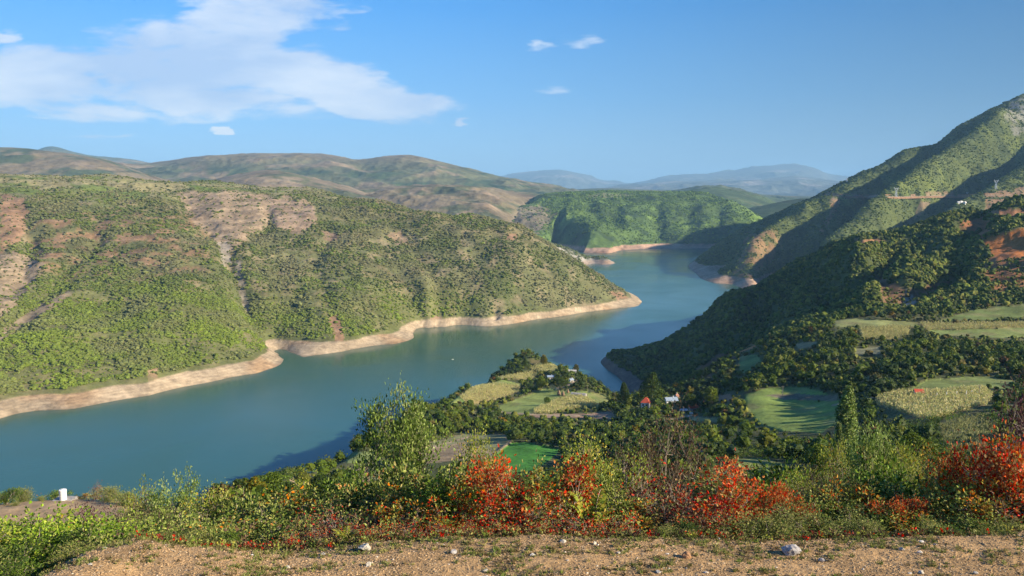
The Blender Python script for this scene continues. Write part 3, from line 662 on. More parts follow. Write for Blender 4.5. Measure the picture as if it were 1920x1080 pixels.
def d_near(T):
    Y = T.Y
    tl = np.tan(PITCH + np.arctan((np.interp(T.PX, *LIP) - 540) / FPX)); z13 = CZ - tl * 13.1; z11 = CZ - 0.4885 * 11.4
    zt = z11 + (z13 - z11) * (Y - 11.4) / 1.7
    shelf = (zt - T.Z) * sst(9.0, 10.6, Y) * (1 - sst(13.1, 13.7, Y)) * sst(430, 540, T.PX)
    brow = np.tan(PITCH + np.arctan((np.interp(T.PX, [250, 330, 400, 480, 560, 640, 690], [965, 935, 919, 906, 885, 861, 840]) - 540) / FPX))   # the hillside never rises above its brow over the lake
    cut = np.minimum(0, (CZ - Y * brow) - 1.5 - T.Z) * (T.PX > 250) * (1 - sst(640, 690, T.PX)) * sst(70, 100, Y) * (Y < 520)
    k = sst(25, 80, Y)
    z = fbm(T.X, Y, 60, 4, 201) * 2.2 * k * (1 - T_flat(T)) + fbm(T.X, Y, 9, 3, 202) * 0.35 * sst(14, 30, Y)
    z += cut + shelf + fbm(T.X, Y, 1.6, 4, 203) * 0.028 * sst(5, 9, Y) + fbm(T.X, Y, 0.35, 3, 204) * 0.018
    far = sst(650, 760, Y) * sst(0, 30, T.Z)
    z += fbm(T.X, Y, 170, 5, 205, 0.5, True) * 15 * far + fbm(T.X, Y, 30, 3, 206) * 3 * far
    for pts, w, d in [([(1560, 480), (1500, 520), (1440, 570), (1400, 620)], 24, 20), ([(1640, 470), (1590, 500), (1520, 545), (1470, 590)], 22, -16), ([(1700, 470), (1640, 520), (1560, 560), (1530, 590)], 24, 22), ([(1800, 430), (1740, 490), (1640, 540), (1600, 580)], 22, -12),
                      ([(1830, 490), (1780, 520), (1700, 550), (1650, 575)], 20, 22), ([(1870, 400), (1800, 450), (1700, 490)], 20, 16), ([(1400, 570), (1340, 620), (1280, 680)], 26, -14), ([(1345, 600), (1280, 650), (1220, 700)], 22, 14)]:
        z += groove(T, pts, w, d, 0.15) * far
    return z
FIELDS = [  # outline, colour, kind
    ([(860, 742), (905, 722), (940, 712), (980, 722), (930, 728), (880, 745), (840, 760)], (0.18, 0.215, 0.055), 'grass'),
    ([(868, 738), (915, 716), (935, 722), (925, 738), (875, 756), (862, 752)], (0.13, 0.19, 0.045), 'grass'),
    ([(862, 745), (890, 726), (925, 720), (975, 724), (972, 735), (930, 750), (880, 758)], (0.24, 0.19, 0.085), 'corn'),
    ([(935, 708), (1000, 697), (1008, 702), (1000, 710), (940, 712)], (0.28, 0.23, 0.10), 'corn'),
    ([(995, 690), (1010, 684), (1040, 683), (1046, 694), (1030, 698), (998, 697)], (0.27, 0.24, 0.09), 'corn'),
    ([(992, 675), (1016, 676), (1012, 682), (995, 684)], (0.26, 0.15, 0.08), 'soil'),
    ([(935, 760), (1000, 738), (1020, 728), (1100, 735), (1138, 742), (1140, 752), (1100, 760), (1090, 765), (1000, 775), (940, 773)], (0.17, 0.205, 0.055), 'grass'),
    ([(1000, 770), (1040, 752), (1080, 740), (1110, 752), (1122, 762), (1080, 766), (1030, 776), (1000, 776)], (0.27, 0.24, 0.08), 'corn'),
    ([(985, 777), (1060, 776), (1110, 776), (1150, 772), (1150, 785), (1060, 783), (1000, 783)], (0.25, 0.16, 0.11), 'soil'),
    ([(905, 870), (960, 831), (985, 829), (1050, 844), (1045, 850), (1000, 885), (960, 900), (920, 885)], (0.055, 0.18, 0.025), 'lush'),
    ([(770, 850), (800, 832), (870, 812), (945, 815), (960, 828), (905, 866), (870, 862), (800, 870), (760, 870)], (0.26, 0.19, 0.11), 'stubble'),
    ([(800, 832), (870, 812), (940, 815), (955, 828), (925, 845), (900, 838), (870, 828), (820, 838)], (0.17, 0.17, 0.08), 'grass'),
    ([(648, 848), (700, 845), (705, 862), (650, 870)], (0.14, 0.17, 0.055), 'grass'),
    ([(660, 882), (690, 878), (700, 905), (665, 915)], (0.28, 0.18, 0.10), 'soil'),
    ([(690, 880), (720, 862), (740, 880), (715, 920), (695, 915)], (0.15, 0.16, 0.06), 'grass'),
    ([(385, 912), (420, 905), (432, 910), (425, 920), (390, 922)], (0.36, 0.27, 0.17), 'soil'),
    ([(540, 900), (580, 890), (600, 900), (560, 912)], (0.3, 0.22, 0.13), 'soil'),
    ([(1395, 740), (1440, 727), (1500, 725), (1535, 732), (1575, 752), (1575, 790), (1540, 812), (1470, 808), (1425, 795), (1400, 765)], (0.15, 0.20, 0.045), 'grass'),
    ([(1435, 741), (1500, 738), (1570, 742), (1570, 752), (1470, 750)], (0.16, 0.13, 0.08), 'soil'),  # darker, browner strip across the upper meadow
    ([(1640, 748), (1680, 737), (1760, 736), (1840, 728), (1862, 745), (1850, 760), (1790, 775), (1745, 790), (1710, 780), (1650, 760)], (0.25, 0.19, 0.085), 'corn'),
    ([(1765, 800), (1830, 785), (1870, 800), (1850, 850), (1790, 855), (1760, 830)], (0.18, 0.17, 0.09), 'corn'),
    ([(1700, 732), (1740, 712), (1850, 705), (1900, 712), (1890, 730), (1850, 726), (1770, 734)], (0.14, 0.17, 0.05), 'grass'),
    ([(1560, 602), (1600, 597), (1720, 604), (1725, 612), (1640, 612), (1570, 612)], (0.19, 0.20, 0.07), 'grass'),
    ([(1612, 617), (1660, 613), (1706, 614), (1702, 628), (1650, 637), (1615, 632)], (0.30, 0.26, 0.09), 'corn'),
    ([(1720, 605), (1780, 608), (1920, 606), (1960, 606), (1960, 612), (1860, 616), (1740, 620)], (0.27, 0.22, 0.09), 'corn'),
    ([(1740, 618), (1920, 615), (1960, 620), (1960, 634), (1880, 632), (1760, 630)], (0.14, 0.17, 0.05), 'grass'),
    ([(1760, 602), (1820, 582), (1920, 570), (1960, 570), (1960, 590), (1870, 598)], (0.11, 0.14, 0.04), 'grass'),
    ([(1340, 652), (1370, 645), (1422, 643), (1415, 652), (1380, 662), (1345, 666)], (0.36, 0.155, 0.055), 'soil'),
    ([(1385, 668), (1420, 665), (1430, 680), (1395, 700), (1385, 690)], (0.12, 0.16, 0.05), 'grass'),
    ([(1490, 645), (1530, 640), (1535, 650), (1500, 655)], (0.16, 0.15, 0.08), 'grass'), ([(1600, 655), (1650, 652), (1650, 665), (1605, 668)], (0.14, 0.14, 0.08), 'grass'),
    ([(1340, 742), (1370, 738), (1375, 752), (1345, 752)], (0.3, 0.16, 0.09), 'soil'),
    ([(1380, 860), (1430, 860), (1480, 872), (1530, 890), (1500, 897), (1440, 890), (1390, 885)], (0.17, 0.19, 0.06), 'grass'),
    ([(1290, 780), (1370, 787), (1370, 793), (1290, 790)], (0.19, 0.18, 0.08), 'grass'), ([(1330, 870), (1350, 868), (1400, 890), (1360, 900)], (0.19, 0.19, 0.08), 'grass'),
    ([(1470, 880), (1520, 885), (1525, 905), (1470, 900)], (0.2, 0.17, 0.09), 'corn'),
]
def T_flat(T):
    f = np.zeros_like(T.X)
    for poly, col, k in FIELDS: f = np.maximum(f, poly_in(T.PX, T.PY, poly).astype(np.float32))
    return f
TN = Terrain(P_, (-0.82, 0.92), (1.6, 1700), 1250, 1150, d_near)
X, Y, Z = TN.X, TN.Y, TN.Z
n1_ = fbm(X, Y, 70, 5, 212); n2_ = fbm(X, Y, 12, 4, 219)
c = base(TN, (0.075, 0.085, 0.03)); c = mix(c, (0.12, 0.12, 0.05), sst(0, 0.35, n1_)); c = mix(c, (0.14, 0.11, 0.06), sst(0.1, 0.4, n2_) * 0.5)
TN.open = np.zeros_like(X)
vis = (TN.T <= TN.Tmin + 1e-5)
for i, (poly, col, k) in enumerate(FIELDS):
    m = soft(TN, poly, 3.0, 20 + i, 18) * (Y > 190) * (Y < 790)
    w = m > 0
    c[w] = np.array(col) * (1.3 if k == 'grass' else 1.15) * (1 + 0.22 * fbm(X[w], Y[w], 25, 4, 300 + i) + 0.15 * fbm(X[w], Y[w], 5, 3, 320 + i))[..., None]
    if k in ('corn', 'stubble', 'soil'): c[w] *= (1 + 0.16 * np.sin((X[w] * 0.5 + Y[w] * 0.87) * 0.9))[:, None]
    elif k == 'grass': c[w] = c[w] * (1 + 0.10 * np.sin((X[w] * 0.8 + Y[w] * 0.6) * 0.25 + 3 * fbm(X[w], Y[w], 60, 3, 5)))[:, None]; dr = (sst(0.05, 0.4, fbm(X[w], Y[w], 22, 4, 360 + i)) * 0.5)[:, None]; c[w] = c[w] * (1 - dr) + np.array([0.26, 0.22, 0.10]) * dr
    TN.open = np.maximum(TN.open, m)
for tr in ([(1100, 779), (1150, 783), (1205, 792), (1260, 786), (1300, 778)], [(905, 768), (960, 775), (1050, 779), (1100, 779)], [(1040, 729), (1065, 722), (1085, 712)], [(1560, 760), (1600, 752), (1650, 744), (1700, 738)], [(770, 852), (830, 833), (905, 812)]):
    q = (Y > 250) & (Y < 760) & (TN.PX > tr[0][0] - 5) & (TN.PX < tr[-1][0] + 5); d_, _, _ = line_dist(TN.PX[q], TN.PY[q], tr); mm = (1 - sst(0.9, 2.0, d_))[:, None]
    c[q] = c[q] * (1 - mm) + np.array([0.36, 0.27, 0.17]) * mm; o_ = TN.open[q]; TN.open[q] = np.maximum(o_, mm[:, 0])
far = sst(640, 720, Y)
c = mix(c, (0.075, 0.095, 0.03), far * 0.7)
TN.scar = np.zeros_like(X)
for poly, col, amp in [([(1845, 452), (1880, 436), (1925, 430), (1990, 430), (1990, 486), (1900, 490), (1865, 484)], (0.46, 0.155, 0.04), 8), ([(1800, 408), (1860, 412), (1850, 450), (1810, 430)], (0.30, 0.12, 0.05), 22), ([(1640, 510), (1700, 545), (1790, 520), (1760, 545), (1700, 580), (1650, 570)], (0.16, 0.09, 0.05), 14),
                       ([(1830, 480), (1930, 480), (1930, 540), (1870, 545), (1840, 510)], (0.30, 0.13, 0.055), 26), ([(1600, 448), (1660, 448), (1650, 458), (1600, 458)], (0.28, 0.15, 0.07), 8), ([(1345, 664), (1390, 662), (1330, 705), (1290, 725), (1300, 700)], (0.17, 0.085, 0.05), 12),
                       ([(1690, 575), (1700, 545), (1720, 560), (1705, 585)], (0.28, 0.25, 0.2), 8), ([(1850, 395), (1925, 390), (1925, 405), (1850, 405)], (0.30, 0.14, 0.07), 8)]:
    m = soft(TN, poly, amp, 14, 22) * (Y > 560); c = mix(c, col, m * 0.9); TN.scar = np.maximum(TN.scar, m)
sb0 = c.copy()
c, sbn = shore_band(TN, c, 7, (0.17, 0.12, 0.09)); fs = (sst(760, 800, Y) * (TN.PX > 1000))[..., None]; c = c * fs + sb0 * (1 - fs)
TN.open = np.maximum(TN.open, sbn * fs[..., 0])
# promontory soil and the gravel shelf
pr = sst(30, 36, Y) * (1 - sst(56, 60, Y)) * (1 - sst(330, 430, TN.PX))
c = mix(c, (0.42, 0.29, 0.16), pr); c = mix(c, (0.30, 0.27, 0.22), pr * np.exp(-((Y - 45 - X * 0.08 + fbm(X, Y, 5, 3, 9) * 1.5) / 1.2) ** 2) * 0.8)
TN.open = np.maximum(TN.open, pr * 0.9)
g = 1 - sst(13.4, 14.6, Y + fbm(X, Y, 2.5, 4, 77) * 0.9)
gc = base(TN, (0.43, 0.27, 0.125)) * (1 + 0.22 * fbm(X, Y, 1.5, 4, 78) + 0.1 * fbm(X, Y, 0.25, 3, 79))[..., None]
c = c * (1 - g[..., None]) + gc * g[..., None]
lit = g * sst(0.0, 0.35, fbm(X, Y * 2.0, 1.3, 4, 88) + 0.35 * sst(12.3, 13.4, Y) - 0.12) 
c = mix(c, (0.17, 0.14, 0.065), lit * 0.7)
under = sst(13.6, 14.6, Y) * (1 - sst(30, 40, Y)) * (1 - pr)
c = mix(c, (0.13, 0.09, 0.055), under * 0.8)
isp = int((log(22.0) - TN.l0) / (TN.l1 - TN.l0) * (TN.nl - 1))
build_terrain(TN, 'gravel_verge', c, M_gravel, rows=(0, isp))
build_terrain(TN, 'valley_ground', c, M_valley, rows=(isp, TN.nl - 1))

def side_sheet(name, j, far_a, i0, i1, mat):
    """the same ground carried on sideways beyond the surveyed fan"""
    st = 6; ii = np.arange(i0, i1 + 1, st); aa = np.linspace(TN.A[0, j], far_a, 14) ** 1.0
    A_, I_ = np.meshgrid(aa, ii); Yv = TN.Y[I_, j]; Xv = A_ * Yv
    Zv = TN.Z[I_, j] + fbm(Xv, Yv, 4, 3, 401) * 0.05 * Yv * 0.2 * (np.abs(A_ - TN.A[0, j]) > 1e-6)
    V = np.stack([Xv.ravel(), Yv.ravel(), Zv.ravel()], 1); n, m = A_.shape; ix = np.arange(n * m).reshape(n, m)
    F = np.stack([ix[:-1, :-1], ix[:-1, 1:], ix[1:, 1:], ix[1:, :-1]], -1).reshape(-1, 4)
    if far_a < 0: F = F[:, ::-1]
    link(name, mesh_np(name, V, F, c[I_, j].reshape(-1, 3), True, mat), kind='structure')
for j, fa in ((0, -4.0), (TN.na - 1, 4.0)):
    side_sheet('gravel_verge', j, fa, 0, isp, M_gravel)
    side_sheet('valley_ground', j, fa / 2.6, isp, TN.nl - 1, M_valley)
zz = float(TN.Z[0].mean())
link('gravel_verge', mesh_np('gravel_verge', np.array([[-14, -14, zz + 0.6], [14, -14, zz + 0.6], [6.4, 1.6, zz], [-6.4, 1.6, zz]]), np.array([[0, 1, 2, 3]]), np.array([[0.43, 0.27, 0.125]] * 4), mat=M_gravel), kind='structure')
# ------------------------------------------------------------------ scrub on the far slopes (nobody could count it)
R = np.random.RandomState(11)
def ico(sub):
    p = (1 + 5 ** 0.5) / 2
    V = [(-1, p, 0), (1, p, 0), (-1, -p, 0), (1, -p, 0), (0, -1, p), (0, 1, p), (0, -1, -p), (0, 1, -p), (p, 0, -1), (p, 0, 1), (-p, 0, -1), (-p, 0, 1)]
    F = [(0, 11, 5), (0, 5, 1), (0, 1, 7), (0, 7, 10), (0, 10, 11), (1, 5, 9), (5, 11, 4), (11, 10, 2), (10, 7, 6), (7, 1, 8), (3, 9, 4), (3, 4, 2), (3, 2, 6), (3, 6, 8), (3, 8, 9), (4, 9, 5), (2, 4, 11), (6, 2, 10), (8, 6, 7), (9, 8, 1)]
    V = [np.array(v, float) / np.linalg.norm(v) for v in V]
    for _ in range(sub):
        c = {}; G = []
        def mid(a, b):
            k = (min(a, b), max(a, b))
            if k not in c:
                m = V[a] + V[b]; V.append(m / np.linalg.norm(m)); c[k] = len(V) - 1
            return c[k]
        for a, b, d in F:
            x, y, z = mid(a, b), mid(b, d), mid(d, a)
            G += [(a, x, z), (b, y, x), (d, z, y), (x, y, z)]
        F = G
    return np.array(V), np.array(F)
ICO0, ICO1, ICO2 = ico(0), ico(1), ico(2)
def spots(T, n, yr, ar, prob, tol=0.004):
    """world-uniform random places on a hillside where prob (grid array) allows and the place can be seen from about here"""
    out = []
    got = 0
    while got < n:
        a = R.uniform(ar[0], ar[1], n * 3); Y = np.sqrt(R.uniform(yr[0] ** 2, yr[1] ** 2, n * 3)); X = a * Y
        Z = T.samp(T.Z, X, Y); p = T.samp(prob, X, Y)
        tm = T.samp(T.Tmin, X, Y); t = (CZ - Z) / Y
        px, py = proj(X, Y, Z)
        k = (R.rand(n * 3) < p) & (Z > 1) & (t <= tm + tol) & (px > -260) & (px < 2180)
        out.append(np.stack([X, Y, Z], 1)[k]); got += k.sum()
        if len(out) > 60: break
    return np.concatenate(out)[:n]
def scrub(name, T, n, yr, ar, prob, size, pal, tmpl, label, hz=0.62, tol=0.004, colfn=None, vj=0.25):
    S = spots(T, n, yr, ar, prob, tol); m = len(S)
    V0, F0 = tmpl; nv = len(V0)
    r = np.minimum(R.gamma(1.4, 0.42, m), 2.2) * (size[1] - size[0]) + size[0]
    V = V0[None] * (1 + R.uniform(-0.3, 0.3, (m, nv, 1)))
    V = V * np.stack([r * R.uniform(0.8, 1.25, m), r * R.uniform(0.8, 1.25, m), r * hz * R.uniform(0.8, 1.3, m)], 1)[:, None] * 0.5
    V = V + S[:, None] + np.array([0, 0, 1.0]) * (r * hz * 0.3)[:, None, None]
    pal = np.array(pal); ci = pal[R.randint(0, len(pal), m)]
    if colfn is not None: ci = colfn(S, ci)
    C = ci[:, None] * (1 + R.uniform(-vj, vj, (m, nv, 1))) * (1 + R.uniform(-0.2, 0.2, (m, 1, 1)))
    F = F0[None] + (np.arange(m) * nv)[:, None, None]
    me = mesh_np(name, V.reshape(-1, 3), F.reshape(-1, F0.shape[1]), C.reshape(-1, 3), False, M_scrub)
    return link(name, me, kind='stuff', label=label)
GR1 = [(0.085, 0.110, 0.035), (0.105, 0.130, 0.040), (0.060, 0.080, 0.030), (0.12, 0.145, 0.045), (0.11, 0.115, 0.055)]
def col_left(S, ci):
    yg = TL.samp(TL.yg, S[:, 0], S[:, 1]); k = sst(-0.1, 0.3, fbm(S[:, 0], S[:, 1], 120, 3, 71))
    w = np.clip(yg * 0.55 + 0.25 * k, 0, 0.9)[:, None]
    dry = sst(-0.15, 0.3, fbm(S[:, 0], S[:, 1], 90, 4, 75))[:, None] * 0.75 * (1 - 0.5 * w)
    ci = ci * (1 - w) + np.array([0.165, 0.215, 0.04]) * w
    return ci * (1 - dry) + np.array([0.155, 0.145, 0.085]) * dry
pl = np.clip((1 - TL.bare * 0.93), 0.03, 1) * (0.12 + 0.88 * sst(-0.3, 0.15, fbm(TL.X, TL.Y, 55, 5, 55, 0.6)))
pl = pl * (TL.Z > 14) * (1 - 0.6 * TL.red)
scrub('hillside_scrub', TL, 22000, (760, 1250), (-0.72, 0.2), pl, (1.5, 3.9), GR1, ICO1, 'green and olive scrub over the long hill left of the lake, lower slope', colfn=col_left)
scrub('hillside_scrub', TL, 38000, (1250, 2150), (-0.72, 0.2), pl, (1.7, 4.6), GR1, ICO0, 'dark green scrub over the upper slope of the left hill', colfn=col_left)
pr_ = np.clip(1 - TR.bare * 0.85, 0.05, 1) * (0.4 + 0.6 * sst(-0.3, 0.1, fbm(TR.X, TR.Y, 60, 4, 57))) * (TR.Z > 16)
scrub('hillside_scrub', TR, 36000, (1800, 3300), (0.2, 0.72), pr_, (2.6, 5.6), [(0.075, 0.105, 0.028), (0.095, 0.125, 0.03), (0.055, 0.08, 0.025), (0.12, 0.145, 0.036)], ICO0, 'scrub and low woods over the mountain right of the lake')
pg_ = np.clip(sst(-0.35, 0.1, fbm(TG.X, TG.Y, 120, 4, 58)), 0.2, 1) * (TG.Z > 20) * (1 - 0.8 * sst(10, -10, TG.PX - 1020))
scrub('hillside_scrub', TG, 16000, (3450, 5100), (-0.06, 0.4), pg_, (4, 8), [(0.075, 0.12, 0.03), (0.10, 0.16, 0.034), (0.055, 0.09, 0.026), (0.14, 0.21, 0.04)], ICO0, 'woods over the green hill across the far end of the lake')
scrub('hillside_scrub', TP, 900, (2400, 3000), (-0.06, 0.13), (TP.Z > 12).astype(float) * 0.6, (4, 8), GR1, ICO0, 'scattered scrub on the rocky point behind the left hill')
def ngap(sc, seed): return 0.3 + 0.7 * sst(-0.3, 0.1, fbm(TN.X, TN.Y, sc, 4, seed))
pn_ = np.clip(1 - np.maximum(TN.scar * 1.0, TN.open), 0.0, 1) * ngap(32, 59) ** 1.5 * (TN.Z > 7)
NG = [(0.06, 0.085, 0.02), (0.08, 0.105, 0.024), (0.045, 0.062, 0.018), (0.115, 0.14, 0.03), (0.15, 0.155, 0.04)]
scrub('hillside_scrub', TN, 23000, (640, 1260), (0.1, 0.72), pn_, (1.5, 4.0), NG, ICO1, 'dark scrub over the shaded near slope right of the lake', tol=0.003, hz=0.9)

# ------------------------------------------------------------------ leaves, stems, trees
def tubes(segs, sides=5):
    """segs: list of (p0, p1, r0, r1) -> V, F quads"""
    P0 = np.array([s[0] for s in segs], float); P1 = np.array([s[1] for s in segs], float)
    r0 = np.array([s[2] for s in segs]); r1 = np.array([s[3] for s in segs])
    d = P1 - P0; d /= np.linalg.norm(d, axis=1)[:, None] + 1e-9
    u = np.cross(d, np.where(np.abs(d[:, 2:3]) > 0.9, [[1, 0, 0]], [[0, 0, 1]])); u /= np.linalg.norm(u, axis=1)[:, None]
    v = np.cross(d, u)
    an = np.arange(sides) * 2 * pi / sides
    ring = np.cos(an)[None, :, None] * u[:, None] + np.sin(an)[None, :, None] * v[:, None]
    V = np.stack([P0[:, None] + ring * r0[:, None, None], P1[:, None] + ring * r1[:, None, None]], 1)
    n = len(segs); b = (np.arange(n) * 2 * sides)[:, None]
    i = np.arange(sides); j = (i + 1) % sides
    F = np.stack([b + i, b + j, b + sides + j, b + sides + i], -1)
    return V.reshape(-1, 3), F.reshape(-1, 4)
def unit(v): return v / (np.linalg.norm(v, axis=-1, keepdims=True) + 1e-9)
def leaves(P, D, L_, Wd, rs, fold=0.25):
    """folded six-point leaves at P pointing along D"""
    n = len(P); D = unit(D); s = unit(np.cross(D, rs.normal(size=(n, 3)))); nn = np.cross(s, D)
    L_ = L_[:, None]; Wd = Wd[:, None]; f = fold * Wd
    b = P; t = P + D * L_ - nn * f * 0.5
    m1 = P + D * L_ * 0.3; m2 = P + D * L_ * 0.72
    V = np.stack([b, m1 + s * Wd * 0.5 + nn * f, m2 + s * Wd * 0.42 + nn * f, t, m2 - s * Wd * 0.42 + nn * f, m1 - s * Wd * 0.5 + nn * f], 1)
    o = (np.arange(n) * 6)[:, None]
    F = np.concatenate([o + np.array([0, 1, 2, 3]), o + np.array([0, 3, 4, 5])], 0)
    return V.reshape(-1, 3), F
def quads(P, size, rs, up=0.0):
    n = len(P); N_ = unit(rs.normal(size=(n, 3)) + np.array([0, 0, up])); s = unit(np.cross(N_, rs.normal(size=(n, 3)))); t = np.cross(N_, s)
    a = size[:, None] * 0.5; e = rs.uniform(0.6, 1.3, (n, 4, 1))
    V = np.stack([P + (s * a) * e[:, 0], P + (t * a * 0.8) * e[:, 1], P - (s * a) * e[:, 2], P - (t * a * 0.8) * e[:, 3]], 1)
    F = (np.arange(n) * 4)[:, None] + np.arange(4)
    return V.reshape(-1, 3), F
def pick(pal, n, rs):
    w = np.array([p[3] if len(p) > 3 else 1.0 for p in pal]); w = w / w.sum()
    return np.array([p[:3] for p in pal])[rs.choice(len(pal), n, p=w)]

def tree_template(name, seed, h, w, lobes, nq, qs, pal, shape='round', trunk=0.22, bare=0.25):
    """tree of height h and crown width w: (trunk mesh, crown mesh)"""
    rs = np.random.RandomState(seed)
    segs = []
    top = h * (0.8 if shape != 'round' else 0.6); p = np.array([0, 0, -0.6]); r = trunk
    pts = [p]
    for i in range(5):
        q = np.array([rs.normal() * 0.12 * w / 4, rs.normal() * 0.12 * w / 4, (i + 1) * top / 5]); segs.append((pts[-1], q, r, r * 0.78)); r *= 0.78; pts.append(q)
    C, Rr = [], []
    for i in range(lobes):
        f = (i + 0.5) / lobes
        if shape == 'poplar':
            z = h * (0.07 + 0.88 * f); rad = w * 0.30 * (1 - abs(2 * f - 0.85) ** 2.2 * 0.75) * rs.uniform(0.3, 1); lr = w * 0.30 * (1.05 - 0.6 * f) ; sz = 2.2
        elif shape == 'cone':
            z = h * (0.18 + 0.76 * f); rad = w * 0.36 * (1.05 - f) * rs.uniform(0.5, 1); lr = w * 0.25 * (1.15 - 0.75 * f); sz = 1.0
        else:
            z = h * (bare + 0.14 + (0.80 - bare) * f ** 0.9); k = sin(pi * min(0.97, 0.2 + 0.72 * f)); rad = w * 0.33 * k * rs.uniform(0.55, 1.05); lr = w * rs.uniform(0.15, 0.24) * (0.75 + 0.4 * k); sz = 0.85
        an = i * 2.4 + rs.uniform(-0.5, 0.5)
        c_ = np.array([cos(an) * rad, sin(an) * rad, z]); C.append(c_); Rr.append((lr, sz))
        s0 = pts[min(4, max(1, int(z / top * 4)))]
        segs.append((s0, c_, trunk * 0.32, trunk * 0.1))
    V, F = tubes(segs, 6)
    tm = mesh_np('trunk', V, F, smooth=True, mat=M_bark)
    per = nq // lobes; Ps, Cs, Ss = [], [], []
    for c_, (lr, sz) in zip(C, Rr):
        d = unit(rs.normal(size=(per, 3))); rr = lr * rs.uniform(0.45, 1.1, per) ** 0.5
        d = d * rr[:, None]; d[:, 2] *= sz
        # small sub-lobes break the outline
        d += unit(np.round(d / lr * 1.3 + 0.01)) * lr * 0.18
        Ps.append(c_ + d); tone = rs.uniform(0.75, 1.25)
        Cs.append(pick(pal, per, rs) * tone); Ss.append(np.full(per, qs) * rs.uniform(0.6, 1.4, per))
    P = np.concatenate(Ps); V, F = quads(P, np.concatenate(Ss), rs, 0.3)
    cc = np.repeat(np.concatenate(Cs) * rs.uniform(0.75, 1.25, (len(P), 1)), 4, 0)
    cm_ = mesh_np('crown', V, F, cc, False, M_tree)
    return tm, cm_
TG1 = [(0.07, 0.11, 0.024), (0.09, 0.13, 0.028), (0.055, 0.085, 0.02), (0.11, 0.14, 0.032)]
TG2 = [(0.11, 0.155, 0.03), (0.14, 0.18, 0.034), (0.085, 0.12, 0.025), (0.16, 0.18, 0.04)]
TG3 = [(0.045, 0.072, 0.022), (0.055, 0.085, 0.025), (0.07, 0.10, 0.028)]
TG4 = [(0.13, 0.14, 0.03), (0.16, 0.14, 0.03), (0.10, 0.12, 0.028), (0.19, 0.13, 0.03)]
TG5 = [(0.13, 0.10, 0.05), (0.15, 0.09, 0.04), (0.09, 0.09, 0.035)]
TREES = {
    'green':  [tree_template('t', 1, 8.5, 8.0, 15, 3600, 0.42, TG1), tree_template('t', 2, 7.5, 7.4, 13, 3200, 0.42, TG1, bare=0.15)],
    'light':  [tree_template('t', 3, 8.0, 6.8, 13, 3200, 0.40, TG2), tree_template('t', 4, 6.5, 6.4, 12, 3000, 0.38, TG2, bare=0.12)],
    'dark':   [tree_template('t', 5, 8.5, 7.4, 14, 3400, 0.40, TG3, bare=0.1), tree_template('t', 6, 7.0, 7.0, 12, 3000, 0.40, TG3, bare=0.1)],
    'yellow': [tree_template('t', 7, 6.5, 5.6, 11, 2800, 0.36, TG4, bare=0.15)],
    'brown':  [tree_template('t', 8, 5.0, 5.4, 10, 2200, 0.34, TG5, bare=0.1)],
    'cone':   [tree_template('t', 9, 11.0, 7.0, 18, 4200, 0.42, TG3 + TG1, 'cone', 0.26)],
    'poplar': [tree_template('t', 10, 20.0, 4.6, 26, 9000, 0.34, [(0.17, 0.23, 0.07), (0.21, 0.27, 0.09), (0.12, 0.18, 0.055), (0.27, 0.31, 0.14)], 'poplar', 0.3)],
}
KH = {k: [max(v.co.z for v in c.vertices) for _, c in vs] for k, vs in TREES.items()}
def place_tree(kind, x, y, h=None, wf=1.0, var=None, name=None):
    vs = TREES[kind]; i = R.randint(len(vs)) if var is None else var
    tm, cm_ = vs[i]
    o = bpy.data.objects.new(name or {'poplar': 'poplar_tree', 'cone': 'conical_tree'}.get(kind, 'leafy_tree'), None); COL.objects.link(o)
    s = (h / KH[kind][i]) if h else R.uniform(0.75, 1.15)
    o.location = (x, y, TN.z(x, y)); o.rotation_euler = (0, 0, R.uniform(0, 2 * pi)); o.scale = (s * wf, s * wf, s)
    a = link('trunk', tm, o); b = link('crown', cm_, o)
    return o
ZONES = [  # where a tree stands: (name, test on photo px and distance)
    ('on the tip of the peninsula', lambda x, y, d: d > 600 and x < 1180),
    ('beside the peninsula farmhouses', lambda x, y, d: 520 < d <= 600 and 1000 < x < 1180),
    ('on the lake edge of the peninsula', lambda x, y, d: x < 1000 and d > 440),
    ('in the wood below the peninsula fields', lambda x, y, d: x < 1180 and 360 < d <= 440),
    ('around the stubble field', lambda x, y, d: x < 900 and 250 < d <= 360),
    ('around the bright green field', lambda x, y, d: 900 <= x < 1180 and 230 < d <= 360),
    ('on the steep slope above the lake', lambda x, y, d: x < 700),
    ('below the bright green field', lambda x, y, d: x < 1180),
    ('around the red roofed house', lambda x, y, d: x < 1280 and d > 400),
    ('in the wood below the red roofed house', lambda x, y, d: x < 1280 and d > 250),
    ('by the round green meadow', lambda x, y, d: x < 1600 and 330 < d < 500),
    ('on the spur left of the orange bank', lambda x, y, d: x < 1480 and d >= 500),
    ('below the upper terrace fields', lambda x, y, d: d >= 430),
    ('around the large corn field', lambda x, y, d: x >= 1600 and d > 250),
    ('in the hollow between village and meadow', lambda x, y, d: x < 1560 and d > 200),
    ('near the poplars', lambda x, y, d: 1480 < x < 1700),
    ('at the right end of the valley', lambda x, y, d: x >= 1700),
    ('low in the valley behind the shrubs', lambda x, y, d: True)]
def zone(px, py, D):
    for n, f in ZONES:
        if f(px, py, D): return n
ORD = ['first', 'second', 'third', 'fourth', 'fifth', 'sixth', 'seventh', 'eighth', 'ninth', 'tenth', 'eleventh', 'twelfth', 'thirteenth', 'fourteenth', 'fifteenth', 'sixteenth', 'seventeenth', 'eighteenth', 'nineteenth', 'twentieth']
ORD += ['twenty-' + o for o in ORD[:9]] + ['thirtieth'] + ['thirty-' + o for o in ORD[:9]] + ['fortieth'] + ['forty-' + o for o in ORD[:9]]
